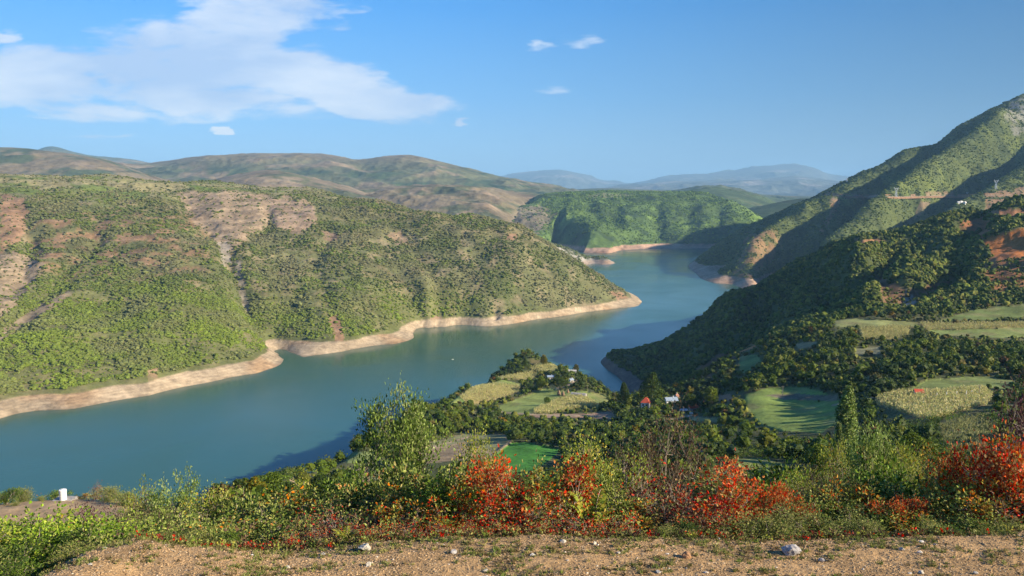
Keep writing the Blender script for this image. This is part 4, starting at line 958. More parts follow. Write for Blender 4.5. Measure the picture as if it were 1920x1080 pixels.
TD = {'green': 'green round-crowned tree', 'light': 'light green bushy tree', 'dark': 'dark green tree', 'yellow': 'yellow-green tree', 'brown': 'reddish brown small tree', 'cone': 'tall dark conical tree', 'poplar': 'slender poplar'}
REC = []      # (object, kind text, zone text, px) labelled together at the end
# trees one can point to
def at_px(px, base_py, D, T=TN):
    a, t = pix_at(px, base_py); return a * D, D
def named_tree(kind, px, D, top_py, label, wf=1.0, cat='tree', name=None):
    a, t = pix_at(px, top_py); x = a * D; g = TN.z(x, D); h = max((CZ - t * D) - g, 1.5)
    o = place_tree(kind, x, D, h, wf, 0, name); o['label'] = label; o['category'] = cat
    TAKEN.append((x, D, 4.0)); return o
TAKEN = []
named_tree('poplar', 1592, 168, 722, 'tall slender poplar standing in front of the round green meadow', 1.25)
named_tree('poplar', 1574, 162, 792, 'short poplar leaning against the left foot of the tall poplar', 0.8)
named_tree('cone', 1223, 505, 697, 'big dark conical tree right behind the red roofed house', 1.35)
named_tree('cone', 1170, 520, 716, 'dark pointed tree left of the red roofed house on the ridge', 1.0)
named_tree('light', 1335, 455, 724, 'large round tree right of the village houses, beside the meadow', 1.05)
named_tree('green', 1295, 470, 738, 'round tree between the metal roofed house and the large round tree')
named_tree('yellow', 1355, 430, 752, 'small bright yellow-green tree at the right edge of the village')
named_tree('yellow', 1020, 724, 664, 'yellow ochre tree standing alone on the crest of the peninsula', 0.75)
named_tree('cone', 985, 712, 670, 'dark pointed tree on the left shoulder of the peninsula crest', 1.0)
named_tree('yellow', 1080, 690, 682, 'yellow-green tree behind the white farmhouse near the peninsula crest', 0.8)
named_tree('green', 1050, 590, 706, 'spreading tree behind the haystacks on the peninsula', 1.2)
named_tree('light', 1015, 600, 706, 'round tree left of the haystacks on the peninsula', 1.1)
named_tree('green', 1026, 532, 744, 'lone small bush-like tree in the middle of the peninsula meadow', 1.0)
named_tree('cone', 1612, 640, 571, 'dark pointed tree at the back edge of the upper terrace field', 1.1)
named_tree('green', 1673, 640, 578, 'round green tree behind the upper terrace corn patch', 1.1)
named_tree('green', 1654, 545, 628, 'round dark bush at the lower edge of the terrace corn patch', 1.0)
named_tree('light', 1535, 400, 762, 'rounded light tree at the lower right corner of the round meadow', 1.0)
named_tree('brown', 1705, 380, 700, 'reddish sparse tree behind the little red roofed hut', 0.9)
# the rest of the valley wood
popen = np.clip(1 - TN.open * 1.2, 0, 1)
nf = T_flat(TN); 
cand = spots(TN, 5400, (62, 790), (-0.38, 0.70), popen * (TN.Z > 14), tol=0.012)
keep = []
grid = {}
for x, y, z in cand:
    px, py = proj(x, y, z)
    if y < 120 and px < 400: continue
    if TN.samp(nf, np.array([x]), np.array([y]))[0] > 0.05 and y > 190: continue
    if y > 655 and x / y > 0.1: continue
    key = (int(x // 6), int(y // 6)); bad = False
    for i in (-1, 0, 1):
        for j in (-1, 0, 1):
            for (u, v) in grid.get((key[0] + i, key[1] + j), ()):
                if (u - x) ** 2 + (v - y) ** 2 < 4.3 ** 2: bad = True
    if bad: continue
    if any((u - x) ** 2 + (v - y) ** 2 < r * r for u, v, r in TAKEN): continue
    if any(abs(px - bx) < bw and 10 > by - py > -bh and abs(y - bd) < 90 for bx, by, bd, bw, bh in [(1211, 765, 480, 14, 16), (1264, 752, 470, 22, 14), (1290, 778, 440, 40, 16), (1085, 740, 560, 22, 14), (1050, 745, 575, 26, 14), (1722, 742, 345, 14, 14), (1030, 712, 640, 10, 6), (1075, 700, 670, 12, 6)]): continue
    grid.setdefault(key, []).append((x, y)); keep.append((x, y, z, px, py))
def kind_of(x, y):
    n = fbm(np.array([x]), np.array([y]), 70, 3, 91)[0] + R.normal() * 0.22
    if R.rand() < 0.05: return 'yellow'
    if R.rand() < 0.035: return 'brown'
    return 'dark' if n < -0.12 else 'green' if n < 0.18 else 'light'
def over_field(px, py, h, y):
    """does the crown hide a field behind it?"""
    q = h * FPX / y
    for k in (0.25, 0.6, 0.9):
        X_ = np.array([px - q * 0.3, px, px + q * 0.3]); Y_ = np.full(3, py - q * k)
        for poly, c_, kd in FIELDS:
            if poly_in(X_, Y_, poly).any(): return True
    return False
keep.sort(key=lambda k: k[1])
inds, rest = [], []
for k in keep:
    x, y, z, px, py = k; kd = kind_of(x, y)
    kd_h = R.uniform(4.2, 8.6) * (0.75 if y > 560 or (y > 480 and px < 1180) else 1)
    if y > 150 and over_field(px, py, kd_h, y):
        kd_h = 2.6
        if over_field(px, py, kd_h, y): continue
    if px < 620:
        lim = np.interp(px, [300, 400, 480, 560, 620], [920, 905, 890, 868, 850])
        if py - kd_h * FPX / y < lim: kd_h = (py - lim) * y / FPX
        if kd_h < 1.6: continue
    vis_ = TN.visible(x, y, z + kd_h) and -20 < px < 1940
    if y > 85 and vis_ and len(inds) < 215: inds.append((x, y, px, py, kd, kd_h))
    else: rest.append((x, y, z, kd, kd_h))
for x, y, px, py, kd, h in inds:
    o = place_tree(kd, x, y, h); o['category'] = 'tree'; REC.append((o, TD[kd], zone(px, py, y), px, 'trees in the valley'))
def blob_trees(name, items, label):
    m = len(items); V0, F0 = ICO1; nv = len(V0)
    pal = {'green': TG1, 'light': TG2, 'dark': TG3, 'yellow': TG4, 'brown': TG5}
    P = np.array([(x, y, z) for x, y, z, k, h in items]); h = np.array([i[4] for i in items]); w = h * R.uniform(0.75, 1.1, m)
    cl = np.array([np.array(pal[i[3]])[R.randint(len(pal[i[3]]))] for i in items])
    V = V0[None] * (1 + R.uniform(-0.25, 0.2, (m, nv, 1))) * np.stack([w, w, h * 0.8], 1)[:, None] * 0.34 + P[:, None] + np.array([0, 0, 1.0]) * (h * 0.5)[:, None, None]
    C = cl[:, None] * 0.8 * np.ones((1, nv, 1))
    nq = 150
    d = unit(R.normal(size=(m, nq, 3))); d = d * R.uniform(0.62, 1.14, (m, nq, 1)) 
    lob = unit(R.normal(size=(m, 7, 3))); k = (d[:, :, None] * lob[:, None]).sum(-1).max(-1, keepdims=True)
    d = d * (0.66 + 0.5 * np.clip(k, 0, 1) ** 5)
    Q = d * np.stack([w, w, h * 0.86], 1)[:, None] * 0.47 + P[:, None] + np.array([0, 0, 1.0]) * (h * 0.52)[:, None, None]
    qv, qf = quads(Q.reshape(-1, 3), np.repeat(h * 0.12, nq) * R.uniform(0.6, 1.4, m * nq), R, 0.3)
    qc = np.repeat((cl[:, None] * R.uniform(0.7, 1.4, (m, nq, 1))).reshape(-1, 3), 4, 0)
    ft = (F0[None] + (np.arange(m) * nv)[:, None, None]).reshape(-1, 3)
    # triangles and quads: make the triangles degenerate-free quads by splitting quads into triangles instead
    qf3 = np.concatenate([qf[:, [0, 1, 2]], qf[:, [0, 2, 3]]]) + m * nv
    me = mesh_np(name, np.concatenate([V.reshape(-1, 3), qv]), np.concatenate([ft, qf3]), np.concatenate([C.reshape(-1, 3), qc]), False, M_tree)
    return link(name, me, kind='stuff', label=label)
blob_trees('valley_woodland', rest, 'mixed green woodland filling the valley and peninsula between the fields')
print('valley trees', len(inds), len(rest))
# bushes and hedges under and between the trees
ph = np.clip(1 - TN.open * 1.3, 0, 1) * (TN.Z > 13) * ngap(14, 63)
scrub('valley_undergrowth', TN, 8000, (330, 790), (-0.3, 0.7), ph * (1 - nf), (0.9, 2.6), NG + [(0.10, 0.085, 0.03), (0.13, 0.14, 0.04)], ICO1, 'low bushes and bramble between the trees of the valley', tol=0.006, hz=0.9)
# ------------------------------------------------------------------ shrubs of the foreground
RED = [(.52, .045, .03, 3.6), (.52, .11, .04, 2.6), (.34, .04, .03, 2.2), (.48, .20, .07, 2.2), (.38, .25, .11, 2.2), (.20, .21, .05, 2.8), (.24, .11, .05, 1.8)]
ORG = [(.50, .16, .03, 1.6), (.44, .24, .05, 2.4), (.50, .07, .02, 1.6), (.34, .30, .07, 3), (.18, .22, .045, 3), (.22, .14, .05, 2)]
SMG = [(.22, .26, .065, 4), (.31, .33, .10, 3), (.15, .19, .045, 4), (.08, .12, .025, 2), (.36, .31, .12, 1.0), (.40, .20, .07, .4)]
GRN = [(.12, .19, .03, 3), (.17, .25, .04, 3), (.07, .12, .022, 3), (.24, .28, .05, 1.5)]
OAK = [(.15, .22, .045, 3), (.22, .29, .07, 3), (.32, .37, .14, 2), (.08, .12, .03, 1.5)]
YEL = [(.30, .32, .06, 3), (.38, .36, .08, 2), (.20, .25, .05, 3), (.12, .16, .03, 2), (.42, .28, .05, .6)]
OLV = [(.18, .20, .06, 3), (.25, .26, .09, 3), (.11, .14, .035, 2), (.32, .29, .10, 1), (.17, .23, .05, 1)]
BRN = [(.14, .09, .055, 3), (.10, .06, .04, 3), (.19, .13, .07, 2), (.07, .05, .03, 2), (.14, .15, .05, 1.5)]
PUR = [(.085, .04, .045, 3), (.12, .06, .05, 2), (.06, .03, .035, 2), (.14, .08, .05, 1)]
TWG = [(.26, .06, .04, 2), (.40, .05, .03, 1.2), (.20, .13, .06, 3), (.15, .15, .05, 2), (.30, .20, .10, 2)]
BRT = [(.17, .27, .03, 3), (.24, .34, .045, 3), (.11, .18, .025, 3), (.32, .36, .07, 1.5)]
FRN = [(.24, .28, .05, 3), (.32, .30, .06, 2), (.16, .22, .04, 2), (.36, .24, .06, 1)]
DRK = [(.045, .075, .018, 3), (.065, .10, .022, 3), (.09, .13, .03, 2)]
def shrub_template(seed, pal, n_leaf, leaf, stems=6, spread=0.42, low=0.25, clump=0.075, width=1.0, twigs=5, bark=None, narrow=False, mid=None, aspect=0.62):
    """shrub 1 m tall: branching stems, leaves gathered round the twig ends"""
    rs = np.random.RandomState(seed); segs = []; tips = []
    for s in range(stems):
        an = rs.uniform(0, 2 * pi); lean = spread * rs.uniform(0.25, 1.0); p = np.array([rs.normal() * 0.04, rs.normal() * 0.04, -0.08])
        d = unit(np.array([cos(an) * lean, sin(an) * lean, 1.0])); r = rs.uniform(0.011, 0.02); hh = rs.uniform(0.5, 0.8)
        nseg = 4; pts = [p]
        for k in range(nseg):
            d = unit(d + rs.normal(size=3) * 0.16); q = pts[-1] + d * hh / nseg; segs.append((pts[-1], q, r, r * 0.8)); r *= 0.8; pts.append(q)
            if k >= 1 or low < 0.15:
                for b in range(twigs // 2 + (k == nseg - 1) * (twigs // 2 + 1)):
                    e = unit(d * 0.7 + rs.normal(size=3) * 0.75 + np.array([0, 0, 0.15])); ln = rs.uniform(0.14, 0.34) * (0.7 if narrow else 1.0)
                    m = q + e * ln * 0.5; e2 = unit(e + rs.normal(size=3) * 0.3 + np.array([0, 0, 0.2])); t = m + e2 * ln * 0.5
                    segs.append((q, m, r * 0.55, r * 0.4)); segs.append((m, t, r * 0.4, r * 0.15)); tips.append((t, e2)); 
                    if rs.rand() < 0.7:
                        e3 = unit(e + rs.normal(size=3) * 0.6); t3 = m + e3 * ln * 0.4; segs.append((m, t3, r * 0.3, r * 0.12)); tips.append((t3, e3))
    T0 = np.array([t[0] for t in tips]); D0 = np.array([t[1] for t in tips])
    zmin = low; k = T0[:, 2] > zmin * 0.9
    if k.sum() > 5: T0, D0 = T0[k], D0[k]
    idx = rs.randint(0, len(T0), n_leaf)
    off = rs.normal(size=(n_leaf, 3)) * clump * np.array([1, 1, 0.75])
    P = T0[idx] + off - D0[idx] * np.abs(rs.normal(size=(n_leaf, 1))) * 0.05
    D = unit(off * 6 + D0[idx] * 0.7 + rs.normal(size=(n_leaf, 3)) * 0.5 + np.array([0, 0, 0.12]))
    Ls = leaf * rs.uniform(0.6, 1.35, n_leaf)
    zt = np.percentile(P[:, 2], 99) + leaf * 0.5; xr = np.percentile(np.abs(P[:, :2]), 94)
    k = np.array([W0 / (xr * 2), W0 / (xr * 2), 1 / zt])
    V, F = leaves(P * k, D, Ls, Ls * aspect * rs.uniform(0.8, 1.15, n_leaf), rs)
    # each branch turns colour on its own
    col = pick(pal, n_leaf, rs)
    bc = pick(pal, len(T0), rs)[idx]; w = (rs.rand(n_leaf, 1) < 0.6); col = np.where(w, bc * rs.uniform(0.75, 1.25, (n_leaf, 1)), col)
    cc = np.repeat(col * rs.uniform(0.7, 1.25, (n_leaf, 1)), 6, 0)
    SV, SF = tubes([(p0 * k, p1 * k, r0, r1) for p0, p1, r0, r1 in segs], 5)
    return mesh_np('stems', SV, SF, smooth=True, mat=bark or M_twig), mesh_np('foliage', V, F, cc, False, M_leaf)
W0 = 0.8
def fern_template(seed):
    rs = np.random.RandomState(seed); Ps, Ds, Ls, segs = [], [], [], []
    for f in range(16):
        an = rs.uniform(0, 2 * pi); ln = rs.uniform(0.6, 1.0); p = np.zeros(3); d = unit(np.array([cos(an) * 0.7, sin(an) * 0.7, 1.2])); side = unit(np.cross(d, [0, 0, 1.0]))
        for k in range(16):
            q = p + d * ln / 16; segs.append((p, q, 0.006, 0.005)); d = unit(d + np.array([0, 0, -0.09])); w = 0.17 * ln * sin(pi * (0.12 + 0.85 * k / 16)) 
            for s in (-1, 1):
                for g in range(3):
                    Ps.append(q + side * s * w * g / 3); Ds.append(side * s + d * 0.5 + rs.normal(size=3) * 0.1); Ls.append(w * 0.55 + 0.015)
            p = q
    P = np.array(Ps); V, F = leaves(P, np.array(Ds), np.array(Ls), np.array(Ls) * 0.35, rs, 0.1); cc = np.repeat(pick(FRN, len(P), rs), 6, 0)
    SV, SF = tubes(segs, 3)
    s = np.array([W0 / 1.3, W0 / 1.3, 1 / np.percentile(V[:, 2], 99)]); return mesh_np('stems', SV * s, SF, mat=M_twig), mesh_np('foliage', V * s, F, cc, False, M_leaf)
ST = shrub_template
SHR = {
    'red':    ([ST(21, RED, 1900, .036, 6, .6, .38, .05), ST(22, RED + ORG[:1], 1900, .036, 5, .7, .42, .05), ST(23, RED + ORG[3:5], 1800, .036, 5, .6, .45, .05)], 'scarlet-leaved smoke bush on pale bare stems', 'smoke_bush'),
    'redlow': ([ST(24, RED[:4] + BRN[:2] + OLV[:3] + TWG, 900, .055, 8, .9, .10, .08), ST(25, TWG + RED[:2] + SMG[:2], 800, .055, 8, .9, .10, .08)], 'low crimson smoke bush with bare twigs', 'smoke_bush'),
    'orange': ([ST(26, ORG + SMG[:2], 1500, .048, 6, .65, .25, .065), ST(27, ORG + RED[:2] + SMG[:1], 1400, .048, 6, .65, .28, .065)], 'orange and green smoke bush', 'smoke_bush'),
    'smoke':  ([ST(28, SMG, 1900, .048, 7, .75, .12, .07), ST(29, SMG, 1800, .048, 7, .65, .15, .07), ST(30, SMG + ORG[:2], 1700, .048, 6, .75, .15, .07)], 'yellow-green smoke bush with rounded leaves', 'smoke_bush'),
    'green':  ([ST(31, GRN, 2100, .048, 7, .65, .12, .07), ST(32, GRN + DRK, 2100, .048, 7, .65, .12, .07)], 'fresh green leafy shrub', 'leafy_shrub'),
    'oak':    ([ST(33, OAK, 7500, .023, 4, .34, .28, .036, twigs=8, bark=M_bark), ST(34, OAK, 4200, .021, 3, .30, .25, .038, twigs=8, bark=M_bark)], 'slim young oak with silvery green leaves', 'oak_sapling'),
    'yellow': ([ST(35, YEL, 4200, .023, 5, .45, .2, .05, twigs=8), ST(36, YEL, 4200, .023, 5, .4, .15, .05, twigs=8)], 'pale yellow-green sapling', 'young_tree'),
    'olive':  ([ST(37, OLV, 3600, .036, 9, .9, .04, .11), ST(38, OLV, 3600, .036, 9, .8, .04, .11)], 'low dense olive-green shrub', 'low_shrub'),
    'brown':  ([ST(39, BRN, 2600, .020, 5, .38, .15, .04, twigs=8, bark=M_bark), ST(40, BRN, 2400, .021, 4, .4, .2, .04, twigs=8)], 'sparse dark brown-leaved young tree', 'withered_tree'),
    'purple': ([ST(41, PUR, 3000, .023, 5, .5, .15, .045, twigs=8)], 'dark purple-leaved shrub', 'purple_shrub'),
    'twig':   ([ST(42, TWG, 650, .045, 9, .9, .1, .09, twigs=7), ST(43, TWG, 750, .045, 9, .8, .1, .09, twigs=7)], 'nearly bare twiggy bush with a few reddish leaves', 'twiggy_bush'),
    'bright': ([ST(44, BRT, 3000, .046, 8, .7, .05, .10), ST(45, BRT + YEL, 3000, .046, 8, .7, .05, .10)], 'bright lime-green shrub', 'leafy_shrub'),
    'dark':   ([ST(46, DRK, 3000, .045, 7, .6, .05, .10)], 'dark green shrub in shade', 'leafy_shrub'),
    'fern':   ([fern_template(47)], 'clump of yellowing bracken fern', 'fern'),
}
TALL = {'smoke': [ST(51, SMG, 5000, .021, 7, .6, .12, .05, twigs=8), ST(52, SMG + YEL[:2], 5000, .021, 7, .6, .15, .05, twigs=8)], 'green': [ST(53, GRN, 5000, .021, 6, .6, .12, .05, twigs=8)],
        'orange': [ST(54, ORG + SMG[:2], 3600, .022, 6, .6, .2, .05, twigs=8)], 'olive': [ST(55, OLV, 5000, .019, 7, .7, .08, .05, twigs=8)], 'dark': [ST(56, DRK + GRN[:1], 5000, .021, 6, .6, .1, .05, twigs=8)],
        'twig': [ST(57, TWG, 900, .022, 8, .7, .1, .05, twigs=9)], 'bright': [ST(58, BRT, 5000, .021, 7, .7, .06, .055, twigs=8)], 'red': [ST(59, RED, 2600, .024, 6, .6, .3, .045, twigs=8)]}
LAND = [(-999, 95, 'at the left edge, below the pillar'), (95, 230, 'between the white pillar and the sandy mound'), (230, 380, 'behind the sandy mound'), (380, 520, 'left of the concrete post, over the lake shore'), (520, 660, 'around the concrete post'),
        (660, 780, 'below the tall lone oak'), (780, 930, 'below the stubble field'), (930, 1080, 'below the bright green field'), (1080, 1200, 'right of the bright green field'), (1200, 1300, 'below the red roofed house'),
        (1300, 1420, 'below the small village'), (1420, 1560, 'below the round meadow'), (1560, 1700, 'at the foot of the poplars'), (1700, 1820, 'below the large corn field'), (1820, 9999, 'at the right edge of the verge')]
def row_word(D): return 'front row' if D < 15.3 else 'second row' if D < 19 else 'back row' if D < 34 else 'far out'
def shrub(px, top, w, D, kind, label=None, var=None):
    vs, text, nm = SHR[kind]; i = R.randint(len(vs)) if var is None else var
    st, fo = vs[i]
    a, t = pix_at(px, top); x = a * D; g = TN.z(x, D) - 0.03; h = (CZ - t * D) - g
    h = min(max(h, 0.3), 6.5); ww = w * D / FPX * 1.2; ww = min(max(ww, h * 0.38), h * 1.5) / W0
    if h > 2.3 and kind in TALL and var is None: st, fo = TALL[kind][R.randint(len(TALL[kind]))]
    o = bpy.data.objects.new(nm, None); COL.objects.link(o)
    o.location = (x, D, g); o.rotation_euler = (0, 0, R.uniform(0, 2 * pi)); o.scale = (ww, ww, h)
    link('stems', st, o); link('foliage', fo, o)
    if label: o['label'] = label
    else:
        for a_, b_, nmz in LAND:
            if a_ <= px < b_: z = nmz
        REC.append((o, text, z + ', ' + row_word(D), px, 'autumn shrubs along the verge'))
    o['category'] = 'tree' if nm in ('oak_sapling', 'young_tree', 'withered_tree') else 'fern' if nm == 'fern' else 'shrub'
    return o
shrub(733, 733, 88, 24, 'oak', 'tall lone young oak rising above the shrubs against the lake', 0)
shrub(895, 812, 78, 23, 'yellow', 'pale yellow-green sapling in front of the stubble field', 0)
shrub(1250, 768, 118, 21, 'brown', 'tallest dark brown sparse tree, below the red roofed house', 0)
shrub(342, 880, 62, 25, 'oak', 'young green tree with a pointed top in front of the lake, left', 1)
shrub(270, 905, 62, 30, 'yellow', 'small rounded yellow-green tree at the lake edge, behind the sandy mound', 1)
shrub(1125, 822, 110, 18, 'yellow', 'broad pale olive bush right of the bright green field', 1)
shrub(1912, 728, 50, 20, 'purple', 'tall dark purple-leaved tree at the right edge of the picture', 0)
shrub(1625, 798, 85, 23, 'oak', 'green young oak at the foot of the tall poplar', 1)
shrub(1340, 866, 125, 15.2, 'red', 'brightest scarlet smoke bush, below the small village', 0)
shrub(1868, 806, 120, 15.3, 'red', 'tallest scarlet and orange smoke bush at the right edge', 1)
shrub(1112, 935, 80, 14.4, 'fern', 'clump of yellowing bracken fern among the red bushes', 0)
shrub(940, 852, 98, 15.0, 'red', 'round scarlet smoke bush left of the bright green field', 1)
shrub(1050, 848, 105, 15.0, 'red', 'scarlet smoke bush right below the bright green field', 2)
LST = '''-40 1000 130 15 bright;40 985 120 17 bright;110 975 130 17.5 bright;70 1000 110 14.6 bright;150 985 110 16.2 bright;5 1030 110 13.4 dark;205 990 100 17 bright;45 1052 80 12.7 green;245 985 90 18 olive;185 1000 80 15.4 bright;
120 1020 80 13.9 olive;250 1003 90 14.6 green;-60 1040 120 13 olive;20 1000 100 16 green;160 1000 80 14.5 green;300 1000 90 14.5 olive;
172 945 44 23 purple;188 962 40 20 purple;52 985 34 18.5 purple;
8 920 66 51 green;48 914 64 53 olive;80 930 44 52 olive;-40 915 70 52 green;102 921 30 55 green;158 926 42 55 orange;212 912 70 52 olive;240 920 50 50 olive;178 905 26 54 twig;30 940 60 50 olive;
300 925 60 28 brown;322 915 70 24 oak;228 940 60 30 brown;258 950 60 26 olive;395 925 110 22 yellow;432 928 100 21 smoke;470 940 90 20 smoke;300 962 80 18 brown;350 955 100 17.5 smoke;410 968 100 16.8 smoke;450 985 90 15.6 smoke;500 955 100 17 smoke;
540 920 110 19 smoke;500 925 80 22 dark;585 903 90 22 yellow;622 893 90 22 green;560 968 80 15.4 twig;590 985 80 14.6 twig;640 955 90 15.2 twig;650 900 80 20 smoke;685 888 70 21 green;610 940 80 17 smoke;540 975 70 15 smoke;440 1000 80 14.4 green;390 995 90 14.8 smoke;345 998 80 14.4 olive;
545 1005 60 13.9 redlow;600 1000 70 13.8 redlow;660 985 80 14.2 redlow;700 968 90 15 twig;720 940 90 16 twig;745 885 90 18 smoke;700 900 80 18.5 dark;790 862 100 17 smoke;760 905 90 16 smoke;830 868 110 16.5 smoke;815 900 100 15.5 green;
790 940 80 15 orange;740 950 80 15 orange;860 880 100 15.8 smoke;850 930 80 14.6 orange;880 975 80 14.1 redlow;910 958 80 14.4 redlow;760 985 80 14 redlow;820 985 80 13.9 redlow;700 1000 70 13.7 redlow;790 965 90 14.5 twig;
1000 948 90 14.5 redlow;1010 872 60 17 smoke;975 880 60 16 smoke;1075 895 90 15.2 orange;1165 880 80 17 smoke;1140 925 70 15.2 smoke;1080 965 70 14.0 redlow;950 982 80 14.0 redlow;1020 975 80 13.9 redlow;1160 965 80 14.2 redlow;1120 985 60 13.8 redlow;1195 940 90 15.0 orange;1170 990 70 13.8 redlow;
1200 832 84 20 brown;1292 828 70 20 brown;1232 892 100 16 twig;1275 880 90 17 twig;1210 905 80 17 brown;1245 940 90 14.8 twig;1290 925 80 14.7 twig;1250 985 80 13.7 olive;1290 980 70 13.8 dark;1320 962 90 14.3 redlow;1360 960 80 14.3 redlow;1310 985 70 14 twig;
1375 915 70 15.3 red;1448 902 56 15.6 red;1478 925 66 15.2 red;1502 945 46 14.8 red;1440 882 110 19 green;1480 892 90 18 green;1400 905 110 21 yellow;1500 900 90 17 yellow;1350 885 80 19 olive;1420 930 80 16.5 olive;1540 910 80 17 brown;
1400 962 110 14.2 olive;1450 975 100 13.9 olive;1500 962 100 14.2 olive;1550 972 100 14.1 olive;1600 968 100 14.2 olive;1640 980 90 13.9 olive;1345 985 80 14.0 olive;1560 935 90 15.4 smoke;1510 930 80 15.5 smoke;
1565 872 84 20 brown;1545 890 70 19 brown;1590 862 90 18.5 smoke;1655 815 70 23 oak;1650 868 100 18 green;1610 900 90 16.2 smoke;1575 910 80 15.8 orange;1700 833 70 19 yellow;1722 840 60 20 orange;1755 858 96 17.5 smoke;1690 880 90 17 green;1645 925 90 15.4 orange;
1705 905 100 15.8 smoke;1760 915 100 15.4 orange;1680 935 66 14.9 red;1725 930 66 15 red;1800 880 90 16.2 smoke;1790 920 90 15.2 smoke;1700 965 90 14.4 orange;1750 970 90 14.3 smoke;1660 960 80 14.5 dark;1815 850 70 16 red;1905 862 100 15 red;
1835 900 100 15 orange;1880 930 90 14.6 redlow;1950 850 100 15.2 orange;1930 900 90 14.7 redlow;1850 960 90 14.3 smoke;1800 970 90 14.2 smoke;1900 985 80 13.9 olive;1840 990 80 13.8 olive;1780 992 80 13.8 green;1740 1000 60 13.6 olive;1960 960 100 14.2 dark;1990 880 120 15.5 orange;
-120 1000 140 16 bright;-150 930 90 50 green;2020 940 110 14.5 redlow;2080 900 120 15 orange;1780 835 60 21 yellow;1945 740 60 21 brown;1560 830 60 26 yellow;1010 955 50 15.5 fern;650 1005 50 13.8 fern;700 945 50 15.6 fern'''
for ln in LST.replace('\n', '').split(';'):
    q = ln.split(); shrub(float(q[0]), float(q[1]), float(q[2]), float(q[3]), q[4])
# dense undergrowth behind the front row, one mass of stems and leaves
def undergrowth(name, n, yr, ar, hr, pal, label, per=26, ls=0.06, cond=None):
    a = R.uniform(ar[0], ar[1], n); Y = np.sqrt(R.uniform(yr[0] ** 2, yr[1] ** 2, n)); X = a * Y; Z = TN.samp(TN.Z, X, Y)
    if cond is not None: k = cond(X, Y); X, Y, Z = X[k], Y[k], Z[k]; n = len(X)
    h = R.uniform(hr[0], hr[1], n)
    C0 = np.stack([X, Y, Z], 1)
    off = R.normal(size=(n, per, 3)) * np.array([0.30, 0.30, 0.0]) * h[:, None, None]; off[..., 2] = R.rand(n, per) ** 0.7 * h[:, None]
    P = (C0[:, None] + off).reshape(-1, 3); D = R.normal(size=P.shape) * 0.6 + np.array([0, 0, 0.5])
    Ls = ls * R.uniform(0.6, 1.4, len(P)); V, F = leaves(P, D, Ls, Ls * 0.6, R)
    bc = pick(pal, n, R); cc = np.repeat(np.repeat(bc, per, 0) * R.uniform(0.6, 1.3, (n * per, 1)), 6, 0)
    me = mesh_np(name, V, F, cc, False, M_leaf); return link(name, me, kind='stuff', label=label)
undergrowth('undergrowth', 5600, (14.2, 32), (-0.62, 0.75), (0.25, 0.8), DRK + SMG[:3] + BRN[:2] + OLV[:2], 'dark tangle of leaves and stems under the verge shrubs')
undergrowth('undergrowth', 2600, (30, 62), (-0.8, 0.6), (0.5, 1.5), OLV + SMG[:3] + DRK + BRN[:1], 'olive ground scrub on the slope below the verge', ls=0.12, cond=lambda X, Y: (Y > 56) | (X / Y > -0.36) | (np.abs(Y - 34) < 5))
undergrowth('undergrowth', 7000, (60, 275), (-0.3, 0.72), (0.8, 3.0), DRK + GRN[:2] + OLV[:1], 'leafy thicket filling the low part of the valley', per=34, ls=0.34, cond=lambda X, Y: (TN.samp(TN.open, X, Y) < 0.3) & (TN.samp(nf, X, Y) < 0.2))
undergrowth('leaf_litter', 2000, (13.25, 14.6), (-0.5, 0.72), (0.04, 0.16), RED[:1] + TWG + OLV + OLV + BRN + YEL[:2], 'fallen red leaves and small plants at the foot of the bushes', per=10, ls=0.045)
# grass and weeds on the gravel
def tufts(name, n, yr, ar, hr, pal, label, per=16, cond=None, w=0.006):
    a = R.uniform(ar[0], ar[1], n); Y = R.uniform(yr[0], yr[1], n); X = a * Y
    if cond is not None: k = cond(X, Y); X, Y = X[k], Y[k]; n = len(X)
    Z = TN.samp(TN.Z, X, Y); h = R.uniform(hr[0], hr[1], n)
    C0 = np.repeat(np.stack([X, Y, Z], 1), per, 0); hh = np.repeat(h, per) * R.uniform(0.4, 1.1, n * per)
    C0 = C0 + R.normal(size=C0.shape) * np.array([1, 1, 0]) * hh[:, None] * 0.4
    D = unit(R.normal(size=C0.shape) * np.array([0.6, 0.6, 0]) + np.array([0, 0, 0.8]))
    V, F = leaves(C0, D, hh, np.full(len(hh), w) * 2, R, 0.1)
    cc = np.repeat(np.repeat(pick(pal, n, R), per, 0) * R.uniform(0.7, 1.2, (n * per, 1)), 6, 0)
    return link(name, mesh_np(name, V, F, cc, False, M_leaf), kind='stuff', label=label)
tufts('weeds', 4600, (11.0, 13.6), (-0.62, 0.72), (0.02, 0.08), OLV + [(.22, .17, .08, 3), (.16, .12, .06, 2)], 'small weeds and dry grass on the gravel',
      cond=lambda X, Y: (fbm(X, Y * 2, 1.3, 4, 88) + 0.5 * sst(12.2, 13.4, Y) + R.normal(size=X.shape) * 0.1 > 0.12))
